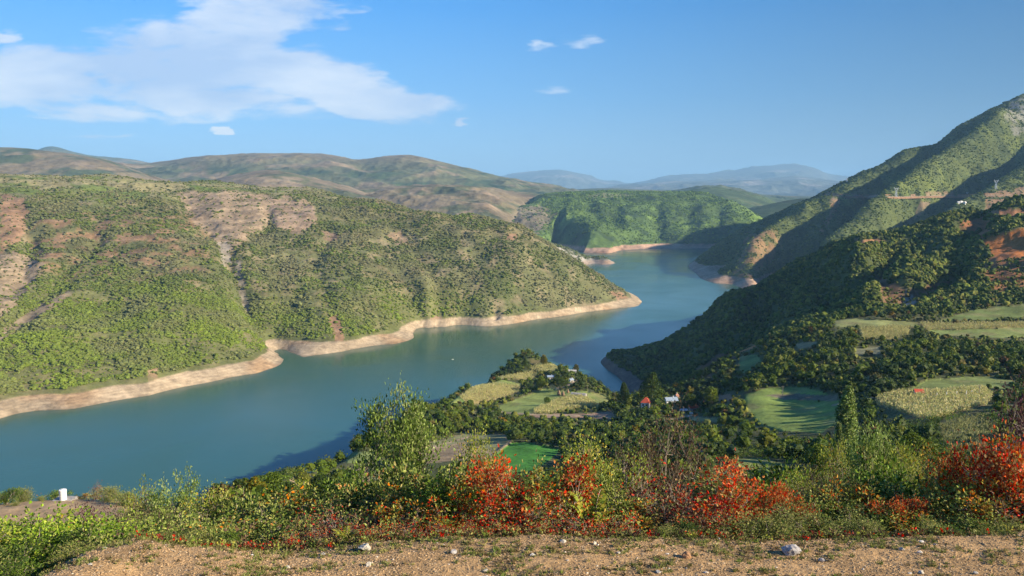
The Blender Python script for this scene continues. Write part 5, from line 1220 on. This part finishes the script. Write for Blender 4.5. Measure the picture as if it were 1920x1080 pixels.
# pebbles and stones
def stone_mesh(name, seed, sub=ICO2, flat=0.6, mat=None, col=(0.5, 0.46, 0.4)):
    rs = np.random.RandomState(seed); V, F = sub; V = V.copy()
    for k in range(9):      # flat broken faces
        n = unit(rs.normal(size=3)); d = rs.uniform(0.55, 0.85); s = V @ n; V = V - np.clip(s - d, 0, None)[:, None] * n
    V = V * (1 + 0.05 * rs.normal(size=(len(V), 1))) * np.array([1, rs.uniform(0.6, 0.9), flat])
    c = np.array(col)[None] * (1 + 0.12 * rs.normal(size=(len(V), 1)))
    return mesh_np(name, V, F, c, False, mat)
M_stone = terrain_mat('pale_limestone', 14, 3, 0.25, 0.5, 0.02, 0.9)
def pebbles(name, n, yr, ar, r_, pal, label, cond=None):
    a = R.uniform(ar[0], ar[1], n); Y = np.sqrt(R.uniform(yr[0] ** 2, yr[1] ** 2, n)); X = a * Y
    if cond is not None: k = cond(X, Y); X, Y = X[k], Y[k]; n = len(X)
    Z = TN.samp(TN.Z, X, Y); V0, F0 = ICO0; r = r_[0] + (r_[1] - r_[0]) * R.rand(n) ** 5
    V = V0[None] * R.uniform(0.6, 1.3, (n, 12, 1)) * np.stack([r, r * 0.8, r * 0.55], 1)[:, None] + np.stack([X, Y, Z + r * 0.2], 1)[:, None]
    C = np.repeat(pick(pal, n, R) * R.uniform(0.75, 1.2, (n, 1)), 12, 0)
    return link(name, mesh_np(name, V.reshape(-1, 3), (F0[None] + (np.arange(n) * 12)[:, None, None]).reshape(-1, 3), C, False, M_stone), kind='stuff', label=label)
SOIL = [(.38, .25, .13, 5), (.44, .30, .16, 4), (.27, .18, .10, 3), (.32, .24, .15, 2), (.66, .58, .46, .12), (.52, .40, .25, .5)]
pebbles('gravel', 60000, (10.6, 13.7), (-0.66, 0.75), (0.005, 0.024), SOIL, 'coarse tan gravel with small white stones')
pebbles('stones', 90, (11.0, 13.9), (-0.6, 0.72), (0.012, 0.06), [(.68, .63, .55, 3), (.5, .45, .38, 2), (.35, .3, .25, 1)], 'scattered pale pebbles on the verge')
STN = [(684, 1026, 24, 13, 'largest white stone, left of centre on the gravel verge'), (692, 1057, 16, 9, 'pale angular stone lying just in front of the white stone'), (1484, 1030, 34, 22, 'biggest grey-beige split rock, standing right under the olive shrubs'),
       (1288, 1040, 20, 12, 'orange-brown lump of earth on the gravel, right of centre'), (1540, 1050, 14, 7, 'grey flat stone right of the split rock'), (910, 1069, 10, 6, 'small cream stone at the bottom centre of the verge'),
       (1235, 1072, 12, 5, 'low white stone at the bottom edge, right of centre'), (540, 1063, 10, 6, 'small white stone on the left part of the verge'), (850, 1034, 14, 7, 'bluish grey stone near the shrubs, left of centre'),
       (42, 1078, 16, 8, 'grey stone at the bottom left corner below the mound'), (1728, 1073, 12, 6, 'white flat stone at the bottom right of the verge'), (1830, 1074, 10, 5, 'small white stone at the bottom right corner'),
       (1055, 1014, 12, 6, 'flat white chip of stone at the foot of the red bushes'), (1115, 1018, 10, 6, 'white stone below the bracken fern'), (1160, 1036, 9, 6, 'little white stone right of the bracken fern')]
for i, (px, py, w, h, lab) in enumerate(STN):
    p = TN.hit(px, py + h * 0.4); r = w * p.y / FPX / 2
    col = (0.34, 0.19, 0.10) if 'orange' in lab else (0.36, 0.34, 0.33) if 'grey' in lab else (0.52, 0.47, 0.38)
    o = link('rock' if w > 18 else 'stone', stone_mesh('stone', 60 + i, flat=0.9 * h / w * 1.25, mat=M_stone, col=col), None, label=lab, category='stone')
    o.location = (p.x, p.y, p.z + r * 0.35); o.scale = (r * 1.15,) * 3; o.rotation_euler = (0, 0, i * 1.3)
# ------------------------------------------------------------------ built things
class MB:
    def __init__(s): s.V = []; s.F = []; s.n = 0
    def add(s, V, F):
        s.V.append(np.asarray(V, float)); s.F += [tuple(i + s.n for i in f) for f in F]; s.n += len(V); return s
    def box(s, x0, x1, y0, y1, z0, z1):
        return s.add([[x, y, z] for z in (z0, z1) for y in (y0, y1) for x in (x0, x1)], [(0, 2, 3, 1), (4, 5, 7, 6), (0, 1, 5, 4), (2, 6, 7, 3), (0, 4, 6, 2), (1, 3, 7, 5)])
    def bar(s, p, q, r, n=6, r2=None):
        V, F = tubes([(np.array(p, float), np.array(q, float), r, r if r2 is None else r2)], n)
        return s.add(V, [tuple(f) for f in F] + [tuple(range(n))[::-1], tuple(range(n, 2 * n))])
    def build(s, name, mat, parent=None, **kw):
        me = bpy.data.meshes.new(name); me.from_pydata([tuple(v) for v in np.concatenate(s.V)], [], s.F); me.update()
        me.materials.append(mat); return link(name, me, parent, **kw)
M_white = plain_mat('white_render', (0.72, 0.70, 0.66), 0.8, 1.5, 0.15)
M_plaster = plain_mat('weathered_plaster', (0.46, 0.44, 0.40), 0.85, 1.5, 0.2)
M_paint = plain_mat('white_painted_concrete', (0.80, 0.79, 0.76), 0.6, 6, 0.12, 0.3, 0.01)
M_conc = plain_mat('grey_concrete', (0.34, 0.31, 0.28), 0.9, 4, 0.3, 0.4, 0.01)
M_tile = plain_mat('red_roof_tiles', (0.58, 0.09, 0.035), 0.7, 5, 0.35, 0.5, 0.05)
M_oldtile = plain_mat('faded_roof_tiles', (0.42, 0.20, 0.12), 0.8, 5, 0.35, 0.5, 0.05)
M_metal = plain_mat('sheet_metal_roof', (0.42, 0.50, 0.58), 0.45, 2, 0.2, 0.1, 0.02, 0.3)
M_wood = plain_mat('weathered_wood', (0.30, 0.25, 0.19), 0.9, 6, 0.4, 0.4, 0.01)
M_glass = plain_mat('dark_window', (0.03, 0.035, 0.04), 0.2, 3, 0.2)
M_steel = plain_mat('galvanised_steel', (0.62, 0.66, 0.70), 0.5, 1, 0.1, 0, 0.01, 0.0)
M_sheet = plain_mat('grey_plastic_sheet', (0.33, 0.31, 0.29), 0.6, 2, 0.3, 0.5, 0.1)
M_hay = plain_mat('hay', (0.26, 0.17, 0.10), 0.95, 5, 0.4, 0.8, 0.1)
M_straw = plain_mat('dry_corn_stalks', (0.50, 0.38, 0.22), 0.95, 8, 0.4, 0.8, 0.05)
M_turq = plain_mat('turquoise_wall', (0.25, 0.50, 0.46), 0.8, 2, 0.2)
M_asph = plain_mat('pale_road_surface', (0.22, 0.19, 0.165), 0.9, 0.4, 0.2)
def thing(name, label, cat, loc, rz=0, group=None, s=1.0):
    o = bpy.data.objects.new(name, None); COL.objects.link(o); o.location = loc; o.rotation_euler = (0, 0, rz); o.scale = (s, s, s)
    o['label'] = label; o['category'] = cat
    if group: o['group'] = group
    return o
def gable(m, hx, hy, z0, z1, ov=0.35, th=0.14):
    """two slabs meeting over the x axis ridge"""
    for s in (-1, 1):
        y = s * (hy + ov); e = z0 - (z1 - z0) * ov / hy
        a = [[-hx - ov, y, e], [hx + ov, y, e], [hx + ov, 0, z1], [-hx - ov, 0, z1]]
        m.add(a + [[p[0], p[1], p[2] + th] for p in a], [(0, 1, 2, 3), (7, 6, 5, 4), (0, 4, 5, 1), (1, 5, 6, 2), (2, 6, 7, 3), (3, 7, 4, 0)])
def house(px, py, D, L_, Wd, H, rise, rz, walls, roof, label, chim=True, name='house', hip=False, cat='house', nwin=2):
    a, t = pix_at(px, py); x = a * D; g = TN.z(x, D)
    if CZ - t * D > g + 0.8:
        q = TN.hit(px, py, 180)
        if q and 0.7 < q.y / D < 1.3: D = q.y; x = a * D; g = TN.z(x, D)
    base_z = CZ - t * D          # bottom of the visible wall in the photo; footings reach down to the ground
    o = thing(name, label, cat, (x, D, max(g, base_z - 2.5) if base_z > g else g), rz)
    up = max(0, base_z - o.location.z)
    hx, hy = L_ / 2, Wd / 2
    w = MB(); w.box(-hx, hx, -hy, hy, -1.2, H + up)
    if not hip:
        for s in (-1, 1): w.add([[s * hx, -hy, H + up], [s * hx, hy, H + up], [s * hx, 0, H + up + rise], [s * (hx - 0.2), -hy, H + up], [s * (hx - 0.2), hy, H + up], [s * (hx - 0.2), 0, H + up + rise]], [(0, 1, 2), (5, 4, 3), (0, 2, 5, 3), (2, 1, 4, 5)])
    w.build('wall', walls, o)
    r = MB()
    if hip:
        e = 0.4; z0 = H + up; k = max(hx - hy, 0.05)
        r.add([[-hx - e, -hy - e, z0], [hx + e, -hy - e, z0], [hx + e, hy + e, z0], [-hx - e, hy + e, z0], [-k, 0, z0 + rise], [k, 0, z0 + rise]], [(0, 3, 2, 1), (0, 1, 5, 4), (1, 2, 5), (2, 3, 4, 5), (3, 0, 4)])
    else: gable(r, hx, hy, H + up + 0.02, H + up + rise)
    ro = r.build('roof', roof, o)
    if chim: MB().box(hx * 0.3, hx * 0.3 + 0.5, -0.25, 0.25, H + up + rise * 0.6, H + up + rise + 0.8).build('chimney', walls, ro)
    for i in range(nwin):
        cx = -hx + (i + 0.5 + 0.15) * 2 * hx / (nwin + 0.6)
        f = MB(); f.box(cx - 0.5, cx + 0.5, -hy - 0.06, -hy - 0.003, H + up - 2.0, H + up - 0.8); fo = f.build('window', M_wood, o)
        MB().box(cx - 0.4, cx + 0.4, -hy - 0.075, -hy - 0.062, H + up - 1.9, H + up - 0.9).build('pane', M_glass, fo)
        f = MB(); f.box(hx + 0.003, hx + 0.06, -hy * 0.45 + i * hy * 0.8 - 0.4, -hy * 0.45 + i * hy * 0.8 + 0.4, H + up - 2.0, H + up - 0.8); f.build('window', M_glass, o)
    d = MB(); d.box(hx - 1.5, hx - 0.6, -hy - 0.05, -hy - 0.004, max(0, up - 0.2), H + up - 0.5); d.build('door', M_wood, o)
    return o
house(1211, 764, 480, 5.2, 4.6, 3.4, 3.1, -0.35, M_white, M_tile, 'small white house with a steep bright red tiled roof, left end of the village', hip=True, chim=False)
house(1258, 757, 470, 7.5, 5, 2.6, 1.6, 0.15, M_white, M_metal, 'low house with a bluish sheet metal roof right of the big conical tree')
house(1268, 750, 482, 5, 4, 2.2, 1.6, 1.2, M_white, M_oldtile, 'pale house gable with faded red roof edge behind the metal roofed house')
house(1300, 770, 452, 5, 3, 2.0, 0.9, 0.2, M_conc, M_tile, 'low shed with a red roof patch beside the large round tree', name='shed', cat='shed', nwin=1)
house(1281, 774, 446, 4, 2.6, 1.8, 0.6, 0.1, M_conc, M_metal, 'small grey shed in the farmyard below the metal roofed house', name='shed', cat='shed', nwin=1)
house(1722, 742, 345, 3.2, 2.6, 1.9, 1.0, -0.2, M_turq, M_tile, 'tiny turquoise hut with a red roof behind the large corn field', name='hut', cat='hut', nwin=1, chim=False)
house(1032, 711, 640, 5, 4, 1.9, 0.9, 0.1, M_plaster, M_metal, 'white walled farmhouse half hidden by trees on the peninsula')
house(1073, 700, 665, 6.5, 4, 2.0, 0.8, -0.1, M_plaster, M_plaster, 'long white farmhouse near the right crest of the peninsula')
house(1010, 719, 612, 3.2, 2.6, 1.9, 0.7, 0.1, M_plaster, M_metal, 'little white outbuilding left of the peninsula farmhouse', name='shed', cat='shed', nwin=1)
house(1071, 719, 610, 3, 2.4, 2.0, 0.8, 0.5, M_plaster, M_metal, 'small tall white outbuilding right of the haystacks', name='shed', cat='shed', nwin=1)
house(1304, 868, 236, 5.5, 4, 2.6, 1.2, 0.5, M_conc, M_conc, 'grey concrete shed among the shrubs below the village', name='shed', cat='shed', nwin=1, chim=False)
for i, (px, py, sz, lab) in enumerate([(1797, 382, 6, 'leftmost tiny white house on the mountainside below the road'), (1802, 381, 8, 'middle white house on the mountainside below the road'), (1809, 382, 6, 'rightmost tiny white house on the mountainside below the road')]):
    p = TR.hit(px, py)
    if p is None: continue
    o = thing('house', lab, 'house', p, 0.3 * i); MB().box(-sz / 2, sz / 2, -3, 3, -3, 4).build('wall', M_white, o); r = MB(); gable(r, sz / 2, 3, 4.02, 6); r.build('roof', M_white, o)
p = TN.hit(1804, 407, 700)
if p: 
    o = thing('house', 'white long low house on the brow above the orange scar', 'house', p, 0.25, None, 0.6); MB().box(-4.5, 4.5, -2.5, 2.5, -2, 2.6).build('wall', M_white, o); r = MB(); gable(r, 4.5, 2.5, 2.62, 4.2); r.build('roof', M_metal, o)
# polytunnel
a, t = pix_at(1085, 739); D = 565; x = a * D
o = thing('polytunnel', 'long grey plastic covered tunnel shed at the right side of the peninsula meadow', 'polytunnel', (x, D, TN.z(x, D)), -0.35)
V, F = [], []; ns = 12
for i in range(11):
    for k in range(ns + 1):
        an = pi * k / ns; V.append((-5.5 + i * 1.1, -2.4 * cos(an), 2.6 * sin(an) - 0.4 + 0.05 * (i % 2)))
for i in range(10):
    for k in range(ns):
        b = i * (ns + 1) + k; F.append((b, b + 1, b + ns + 2, b + ns + 1))
m = MB(); m.add(V, F); m.build('cover', M_sheet, o)
for s in (0, 10):
    m = MB(); m.add([V[s * (ns + 1) + k] for k in range(ns + 1)], [tuple(range(ns + 1))]); m.build('end_wall', M_conc if s else M_sheet, o)
# haystacks
for i, (px, D, lab) in enumerate([(1048, 575, 'left conical haystack below the farm trees'), (1056, 572, 'middle conical haystack below the farm trees'), (1065, 578, 'right and smallest haystack below the farm trees')]):
    a, t = pix_at(px, 735); x = a * D; o = thing('haystack', lab, 'haystack', (x, D, TN.z(x, D)), 0, 'haystacks on the peninsula', 0.78 - 0.1 * i)
    prof = [(1.5, 0), (1.75, 0.8), (1.7, 1.8), (1.35, 3.0), (0.8, 4.2), (0.2, 5.0), (0.0, 5.1)]; V, F = [], []
    for r, z in prof:
        for k in range(14): V.append((r * cos(k * pi / 7) * R.uniform(0.9, 1.1), r * sin(k * pi / 7) * R.uniform(0.9, 1.1), z))
    for j in range(6):
        for k in range(14): F.append((j * 14 + k, j * 14 + (k + 1) % 14, (j + 1) * 14 + (k + 1) % 14, (j + 1) * 14 + k))
    MB().add(V, F).build('hay', M_hay, o); MB().bar((0, 0, 4.8), (0, 0, 5.8), 0.06).build('pole', M_wood, o)
# corn shocks at the left of the stubble field
for i, (px, py) in enumerate([(781, 845), (790, 848), (797, 842), (786, 856), (775, 862), (803, 846), (768, 868)]):
    p = TN.hit(px, py, 200)
    if p is None: continue
    rs = np.random.RandomState(i); segs = []
    for k in range(46):
        an = rs.uniform(0, 6.28); r = rs.uniform(0.5, 0.85); segs.append((np.array([cos(an) * r, sin(an) * r, 0]), np.array([cos(an + 3) * 0.25, sin(an + 3) * 0.25, rs.uniform(2.2, 2.9)]), 0.05, 0.03))
    V, F = tubes(segs, 4); o = link('corn_shock', mesh_np('corn_shock', V, F, mat=M_straw), None, label='pale upright corn shock, %s from the left at the stubble field' % ORD[[6, 5, 1, 2, 3, 0, 4].index(i) if False else i], category='corn shock', group='corn shocks by the stubble field'); o.location = p
SHK = sorted([o for o in COL.objects if o.name.startswith('corn_shock')], key=lambda o: proj(*o.location)[0])
for k, o in enumerate(SHK): o['label'] = 'pale upright corn shock beside the stubble field, %s from the left' % ORD[k]
# white survey pillar on its slab
a, t = pix_at(119, 944); D = 52.0; x = a * D; g = TN.z(x, D)
o = thing('survey_pillar', 'white round concrete pillar on a pale slab on the sandy ledge above the lake', 'pillar', (x, D, g))
hp_ = (CZ - pix_at(119, 918)[1] * D) - g
V, F = [], []; n = 28; Rr = 0.225
pr_f = [(Rr * 1.02, -0.02), (Rr * 1.02, hp_ * 0.12), (Rr, hp_ * 0.13), (Rr, hp_ - 0.09), (Rr * 1.06, hp_ - 0.08), (Rr * 1.06, hp_ - 0.02), (Rr * 0.98, hp_), (Rr * 0.4, hp_ + 0.005), (Rr * 0.38, hp_ + 0.04), (0.001, hp_ + 0.042)]
for r, z in pr_f:
    for k in range(n): V.append((r * cos(k * 2 * pi / n), r * sin(k * 2 * pi / n), z))
for j in range(len(pr_f) - 1):
    for k in range(n): F.append((j * n + k, j * n + (k + 1) % n, (j + 1) * n + (k + 1) % n, (j + 1) * n + k))
MB().add(V, F).build('shaft', M_paint, o)
MB().box(-0.62, 0.62, -0.62, 0.62, -0.4, 0.06).build('base_slab', M_conc, o)
# posts, poles
def pole(px, D, top_py, r, mat, name, label, cat, base=None, arm=False):
    a, t = pix_at(px, top_py); x = a * D; g = TN.z(x, D) if base is None else base; h = (CZ - t * D) - g
    o = thing(name, label, cat, (x, D, g)); MB().bar((0, 0, -0.4), (0, 0, h), r, 8, r * 0.75).build('shaft', mat, o)
    if arm:
        MB().bar((-0.7, 0, h - 0.4), (0.7, 0, h - 0.4), 0.06).build('crossarm', M_wood, o)
        for s in (-0.6, 0, 0.6): MB().bar((s, 0, h - 0.35), (s, 0, h - 0.12), 0.05).build('insulator', M_white, o)
    return o
pole(668, 27, 878, 0.065, M_conc, 'concrete_post', 'pale square concrete post sticking up through the shrubs', 'post')
pole(1468, 430, 724, 0.16, M_wood, 'utility_pole', 'wooden pole standing on the round green meadow', 'pole', arm=True)
pole(1698, 380, 712, 0.15, M_wood, 'utility_pole', 'thin pole left of the tiny red roofed hut', 'pole', arm=True)
pole(1837, 330, 722, 0.14, M_wood, 'utility_pole', 'pole at the right end of the large corn field', 'pole', arm=True)
pole(1393, 480, 723, 0.16, M_wood, 'utility_pole', 'pole between the village and the round meadow', 'pole', arm=True)
pole(1493, 165, 875, 0.08, M_wood, 'utility_pole', 'short pole beside the narrow corn strip below the meadow', 'pole')
pole(1261, 455, 756, 0.12, M_conc, 'utility_pole', 'pale pole in the farmyard, the left one', 'pole')
pole(1281, 450, 762, 0.12, M_conc, 'utility_pole', 'pale pole in the farmyard, the right one', 'pole')
pole(1102, 560, 722, 0.14, M_wood, 'utility_pole', 'pole left of the grey tunnel shed on the peninsula', 'pole', arm=True)
for i, px in enumerate([1757, 1775, 1794, 1812, 1822]):
    a, t = pix_at(px, 738); D = 330; x = a * D
    o = link('fence_post', None); bpy.data.objects.remove(o)
    m = MB(); m.box(-0.09, 0.09, -0.09, 0.09, -0.4, 3.0); q = m.build('fence_post', M_paint, None, label='white post at the back edge of the large corn field, %s from the left' % ORD[i], category='post', group='white posts behind the corn'); q.location = (x, D, TN.z(x, D))
# fences
def fence(pts, T, h, n, label, mat, rails=2, r=0.05):
    P = [T.hit(px, py, 180) for px, py in pts]; P = [p for p in P if p]
    o = thing('wooden_fence', label, 'fence', P[0]); b = P[0]
    L_ = []
    for i in range(len(P) - 1):
        for k in range(n): L_.append(P[i].lerp(P[i + 1], k / n))
    L_.append(P[-1]); L_ = [Vector((p.x, p.y, T.z(p.x, p.y))) - b for p in L_]
    for p in L_: MB().bar(p + Vector((0, 0, -0.3)), p + Vector((0, 0, h)), r, 5).build('post', mat, o)
    m = MB()
    for p, q in zip(L_[:-1], L_[1:]):
        for k in range(rails): z = Vector((0, 0, h * (0.9 - 0.42 * k))); m.bar(p + z, q + z, r * 0.6, 4)
    m.build('rails', mat, o)
fence([(908, 864), (935, 848), (960, 831)], TN, 1.3, 9, 'pale paling fence between the stubble field and the bright green field', M_wood, 3)
fence([(1290, 781), (1320, 785), (1345, 787), (1372, 788)], TN, 1.4, 6, 'wooden rail fence below the village yard', M_wood)
# white things in the farmyard
for i, (px, py, s, lab) in enumerate([(1278, 776, 0.8, 'small white heap beside the left farmyard pole'), (1296, 776, 1.2, 'white covered heap in the farmyard, the larger one'), (1291, 781, 0.7, 'white sack left below the larger white heap')]):
    p = TN.hit(px, py, 300)
    if p: o = link('covered_heap', stone_mesh('covered_heap', 90 + i, mat=M_paint, col=(0.7, 0.7, 0.7)), None, label=lab, category='heap'); o.location = p + Vector((0, 0, s * 0.3)); o.scale = (s, s, s * 1.3)
# pale rock outcrop
# boat on the lake
a, t = pix_at(849, 674); D = CZ / t; o = thing('rowing_boat', 'tiny white boat alone on the lake', 'boat', (a * D, D, 0), 0.6, None, 0.7)
V = []; pr_b = [(-2.2, .5), (-1.2, .75), (0, .85), (1.2, .7), (2.4, .02)]
for z, k in ((-0.15, .6), (0.45, 1.0)):
    for xx, w in pr_b: V += [(xx, w * k, z), (xx, -w * k, z)]
F = []
for j in range(4):
    b = j * 2; F += [(b, b + 2, b + 12, b + 10), (b + 3, b + 1, b + 11, b + 13), (b + 1, b + 3, b + 2, b)]
F += [(1, 0, 10, 11), (8, 9, 19, 18)]
MB().add(V, F).build('hull', M_paint, o); MB().box(-0.3, 0.1, -0.6, 0.6, 0.25, 0.3).build('bench', M_wood, o)
# corn standing in the fields
def corn(name, polys, n, hgt, label, pal, yr=(120, 780)):
    m = np.zeros_like(TN.X)
    for q in polys: m = np.maximum(m, poly_in(TN.PX, TN.PY, q).astype(float))
    m = m * (TN.Y > yr[0]) * (TN.Y < yr[1])
    ys = TN.Y[m > 0]; as_ = TN.A[m > 0]
    S = spots(TN, n, (ys.min(), ys.max()), (as_.min(), as_.max()), m, 0.002)
    th = 0.5; u = S[:, 0] * cos(th) + S[:, 1] * sin(th); v = -S[:, 0] * sin(th) + S[:, 1] * cos(th); v = np.round(v / 1.1) * 1.1 + R.normal(size=len(v)) * 0.06
    S[:, 0] = u * cos(th) - v * sin(th); S[:, 1] = u * sin(th) + v * cos(th); S[:, 2] = TN.samp(TN.Z, S[:, 0], S[:, 1])
    per = 7; P = np.repeat(S, per, 0); h = hgt * R.uniform(0.8, 1.15, len(S)); hh = np.repeat(h, per)
    P = P + np.stack([R.normal(size=len(P)) * 0.08, R.normal(size=len(P)) * 0.08, hh * R.uniform(0, 0.7, len(P))], 1)
    V, F = leaves(P, R.normal(size=P.shape) * 0.45 + np.array([0, 0, 0.8]), hh * 0.42, hh * 0.10, R, 0.1)
    cc = np.repeat(pick(pal, len(P), R), 6, 0) * 1.0
    link(name, mesh_np(name, V, F, cc, False, M_leaf), kind='stuff', label=label)
CP = [(.52, .46, .22, 3), (.42, .40, .17, 3), (.28, .31, .11, 3), (.58, .53, .32, 1), (.36, .27, .14, 1)]
FP = [f for f in FIELDS if f[2] == 'corn']
corn('corn_crop', [FP[4][0]], 4200, 2.3, 'large ripe corn field right of the poplars', CP, (200, 420))
corn('corn_crop', [FP[5][0], FP[8][0]], 1200, 2.0, 'grey-green corn patch below the large corn field', [(.24, .25, .10, 3), (.32, .30, .14, 2), (.16, .18, .07, 2)], (150, 420))
corn('corn_crop', [FP[3][0]], 2400, 2.2, 'yellow corn field in the middle of the peninsula', CP, (400, 700))
corn('corn_crop', [FP[0][0], FP[1][0], FP[2][0]], 3800, 2.0, 'corn fields on the far shoulder of the peninsula', CP, (450, 790))
corn('corn_crop', [FP[6][0], FP[7][0]], 2600, 2.2, 'corn on the upper terrace below the shaded slope', CP, (450, 760))
# ---- road across the mountain, guard rail, pylons
pts = [(1548, 364), (1575, 368), (1600, 368), (1640, 369), (1680, 369), (1740, 368), (1800, 368), (1860, 367), (1925, 366), (1990, 364)]
RP = []
for i in range(len(pts) - 1):
    for k in range(10):
        u = k / 10; px = pts[i][0] * (1 - u) + pts[i + 1][0] * u; py = pts[i][1] * (1 - u) + pts[i + 1][1] * u
        p = TR.hit(px, py)
        if p: RP.append(np.array(p))
RP = np.array(RP)
for _ in range(6): RP[1:-1] = (RP[:-2] + RP[1:-1] * 2 + RP[2:]) / 4
n = len(RP); tan_ = np.gradient(RP, axis=0); tan_[:, 2] = 0; tan_ = unit(tan_); side = np.stack([tan_[:, 1], -tan_[:, 0], np.zeros(n)], 1)   # towards the camera
zr = RP[:, 2:3] + 0.8
V = np.concatenate([np.concatenate([RP[:, :2] + side[:, :2] * s, zr + dz], 1) for s, dz in ((6, -6), (3.4, 0), (-3.4, 0), (-6, 6))]); F = []
for s in range(3):
    for i in range(n - 1): F.append((s * n + i, s * n + i + 1, (s + 1) * n + i + 1, (s + 1) * n + i))
F = np.array(F); nq_ = n - 1; link('mountain_road', mesh_np('mountain_road', V, F[nq_:2 * nq_], mat=M_asph), kind='structure')
link('road_bank', mesh_np('road_bank', V, np.concatenate([F[:nq_], F[2 * nq_:]]), np.repeat([[0.24, 0.15, 0.09]], len(V), 0), mat=M_hill), kind='structure')
m = MB(); o = thing('guard_rail', 'pale guard rail along the outer edge of the mountain road', 'guard rail', RP[0])
for i in range(0, n - 1):
    p = np.concatenate([RP[i, :2] + side[i, :2] * 3.2, zr[i]]) - RP[0]; q = np.concatenate([RP[i + 1, :2] + side[i + 1, :2] * 3.2, zr[i + 1]]) - RP[0]
    m.bar(p + [0, 0, .7], q + [0, 0, .7], 0.12, 4)
m.build('rail', M_steel, o)
def pylon_mesh():
    m = MB(); r = 0.30
    def b(p, q, k=1.0): m.bar(p, q, r * k, 4)
    for sx in (-1, 1):
        for sy in (-1, 1):
            b((sx * 3.0, sy * 3.0, 0), (sx * 1.3, sy * 1.3, 17)); b((sx * 1.3, sy * 1.3, 17), (sx * 5.2, sy * 0.7, 25.5), .9); b((sx * 0.6, sy * 0.6, 18.5), (sx * 3.4, sy * 0.7, 25.5), .7)
    for i in range(6):
        z0, z1 = i * 17 / 6, (i + 1) * 17 / 6; w0 = 3.0 - 1.7 * z0 / 17; w1 = 3.0 - 1.7 * z1 / 17
        for s in (-1, 1):
            b((-w0, s * w0, z0), (w1, s * w1, z1), .6); b((w0, s * w0, z0), (-w1, s * w1, z1), .6); b((s * w0, -w0, z0), (s * w1, w1, z1), .6)
            b((-w1, s * w1, z1), (w1, s * w1, z1), .6)
    for i in range(4):
        u, v = i / 4, (i + 1) / 4
        for s in (-1, 1): b((s * (1.3 + 3.9 * u), 0, 17 + 8.5 * u), (s * (0.6 + 2.8 * v), 0, 18.5 + 7 * v), .5)
    return m
def arm_mesh():
    m = MB()
    for sy in (-0.7, 0.7): m.bar((-8.5, sy * 0.3, 26), (8.5, sy * 0.3, 26), .3, 4); m.bar((-5.4, sy, 25.5), (5.4, sy, 25.5), .25, 4)
    for s in (-1, 1): m.bar((s * 5.2, 0, 25.6), (s * 6.4, 0, 30), .3, 4); m.bar((s * 7.8, 0, 26), (s * 6.4, 0, 30), .25, 4); 
    for x in np.linspace(-8, 8, 9): m.bar((x, 0, 26), (x + 1, 0, 25.5), .2, 4)
    return m
body_me = arm_me = None
for px, py, lab, s in [(1680, 369, 'steel lattice pylon at the roadside bend, the left of the two plain to see', 0.95), (1867, 355, 'steel lattice pylon standing above the road near the right edge', 0.9), (1588, 341, 'faint small pylon on the shoulder above the left end of the road', 0.45), (1813, 369, 'small dark pylon in the shade below the road', 0.5)]:
    p = TR.hit(px, py)
    if p is None: continue
    o = thing('power_pylon', lab, 'pylon', p, 0.1, 'pylons on the mountainside', s)
    if body_me is None:
        a1 = pylon_mesh().build('lattice_mast', M_steel, o); a2 = arm_mesh().build('crossarm', M_steel, o); body_me, arm_me = a1.data, a2.data
    else: link('lattice_mast', body_me, o); link('crossarm', arm_me, o)

# ------------------------------------------------------------------ labels that tell look-alikes apart
from collections import defaultdict
GRP = defaultdict(list)
for rec in REC: GRP[(rec[1], rec[2])].append(rec)
for (txt, zn), items in GRP.items():
    items.sort(key=lambda r: r[3])
    for i, (o, _, _, px, grp) in enumerate(items):
        n = len(items)
        lab = f'{txt} {zn}' if n == 1 else f'{txt} {zn}, {ORD[i]} from left'
        w = lab.split()
        if len(w) > 16: lab = lab.replace(' with rounded leaves', '').replace('with a few reddish leaves', '').replace('nearly bare ', '').replace(' on pale bare stems', '').replace(' with bare twigs', '').replace(' with silvery green leaves', '').replace(' and the', ',')
        o['label'] = ' '.join(lab.split()[:16]); o['group'] = grp
# ------------------------------------------------------------------ haze
def box_mesh(name, x0, x1, y0, y1, z0, z1, mat=None):
    V = np.array([[x, y, z] for z in (z0, z1) for y in (y0, y1) for x in (x0, x1)], float)
    F = np.array([[0, 2, 3, 1], [4, 5, 7, 6], [0, 1, 5, 4], [2, 6, 7, 3], [0, 4, 6, 2], [1, 3, 7, 5]])
    return mesh_np(name, V, F, mat=mat)
hm = bpy.data.materials.new('haze'); hm.use_nodes = True; ht = hm.node_tree
for n in list(ht.nodes): ht.nodes.remove(n)
ho = ht.nodes.new('ShaderNodeOutputMaterial'); hp = ht.nodes.new('ShaderNodeVolumePrincipled')
hp.inputs['Color'].default_value = (0.36, 0.67, 1.0, 1); hp.inputs['Density'].default_value = 4.2e-5; hp.inputs['Anisotropy'].default_value = 0.0
ht.links.new(hp.outputs[0], ho.inputs['Volume'])
link('haze', box_mesh('haze', -26000, 26000, -2000, 38000, -130, 1500, hm), kind='stuff', label='thin pale blue air over the lake and hills')
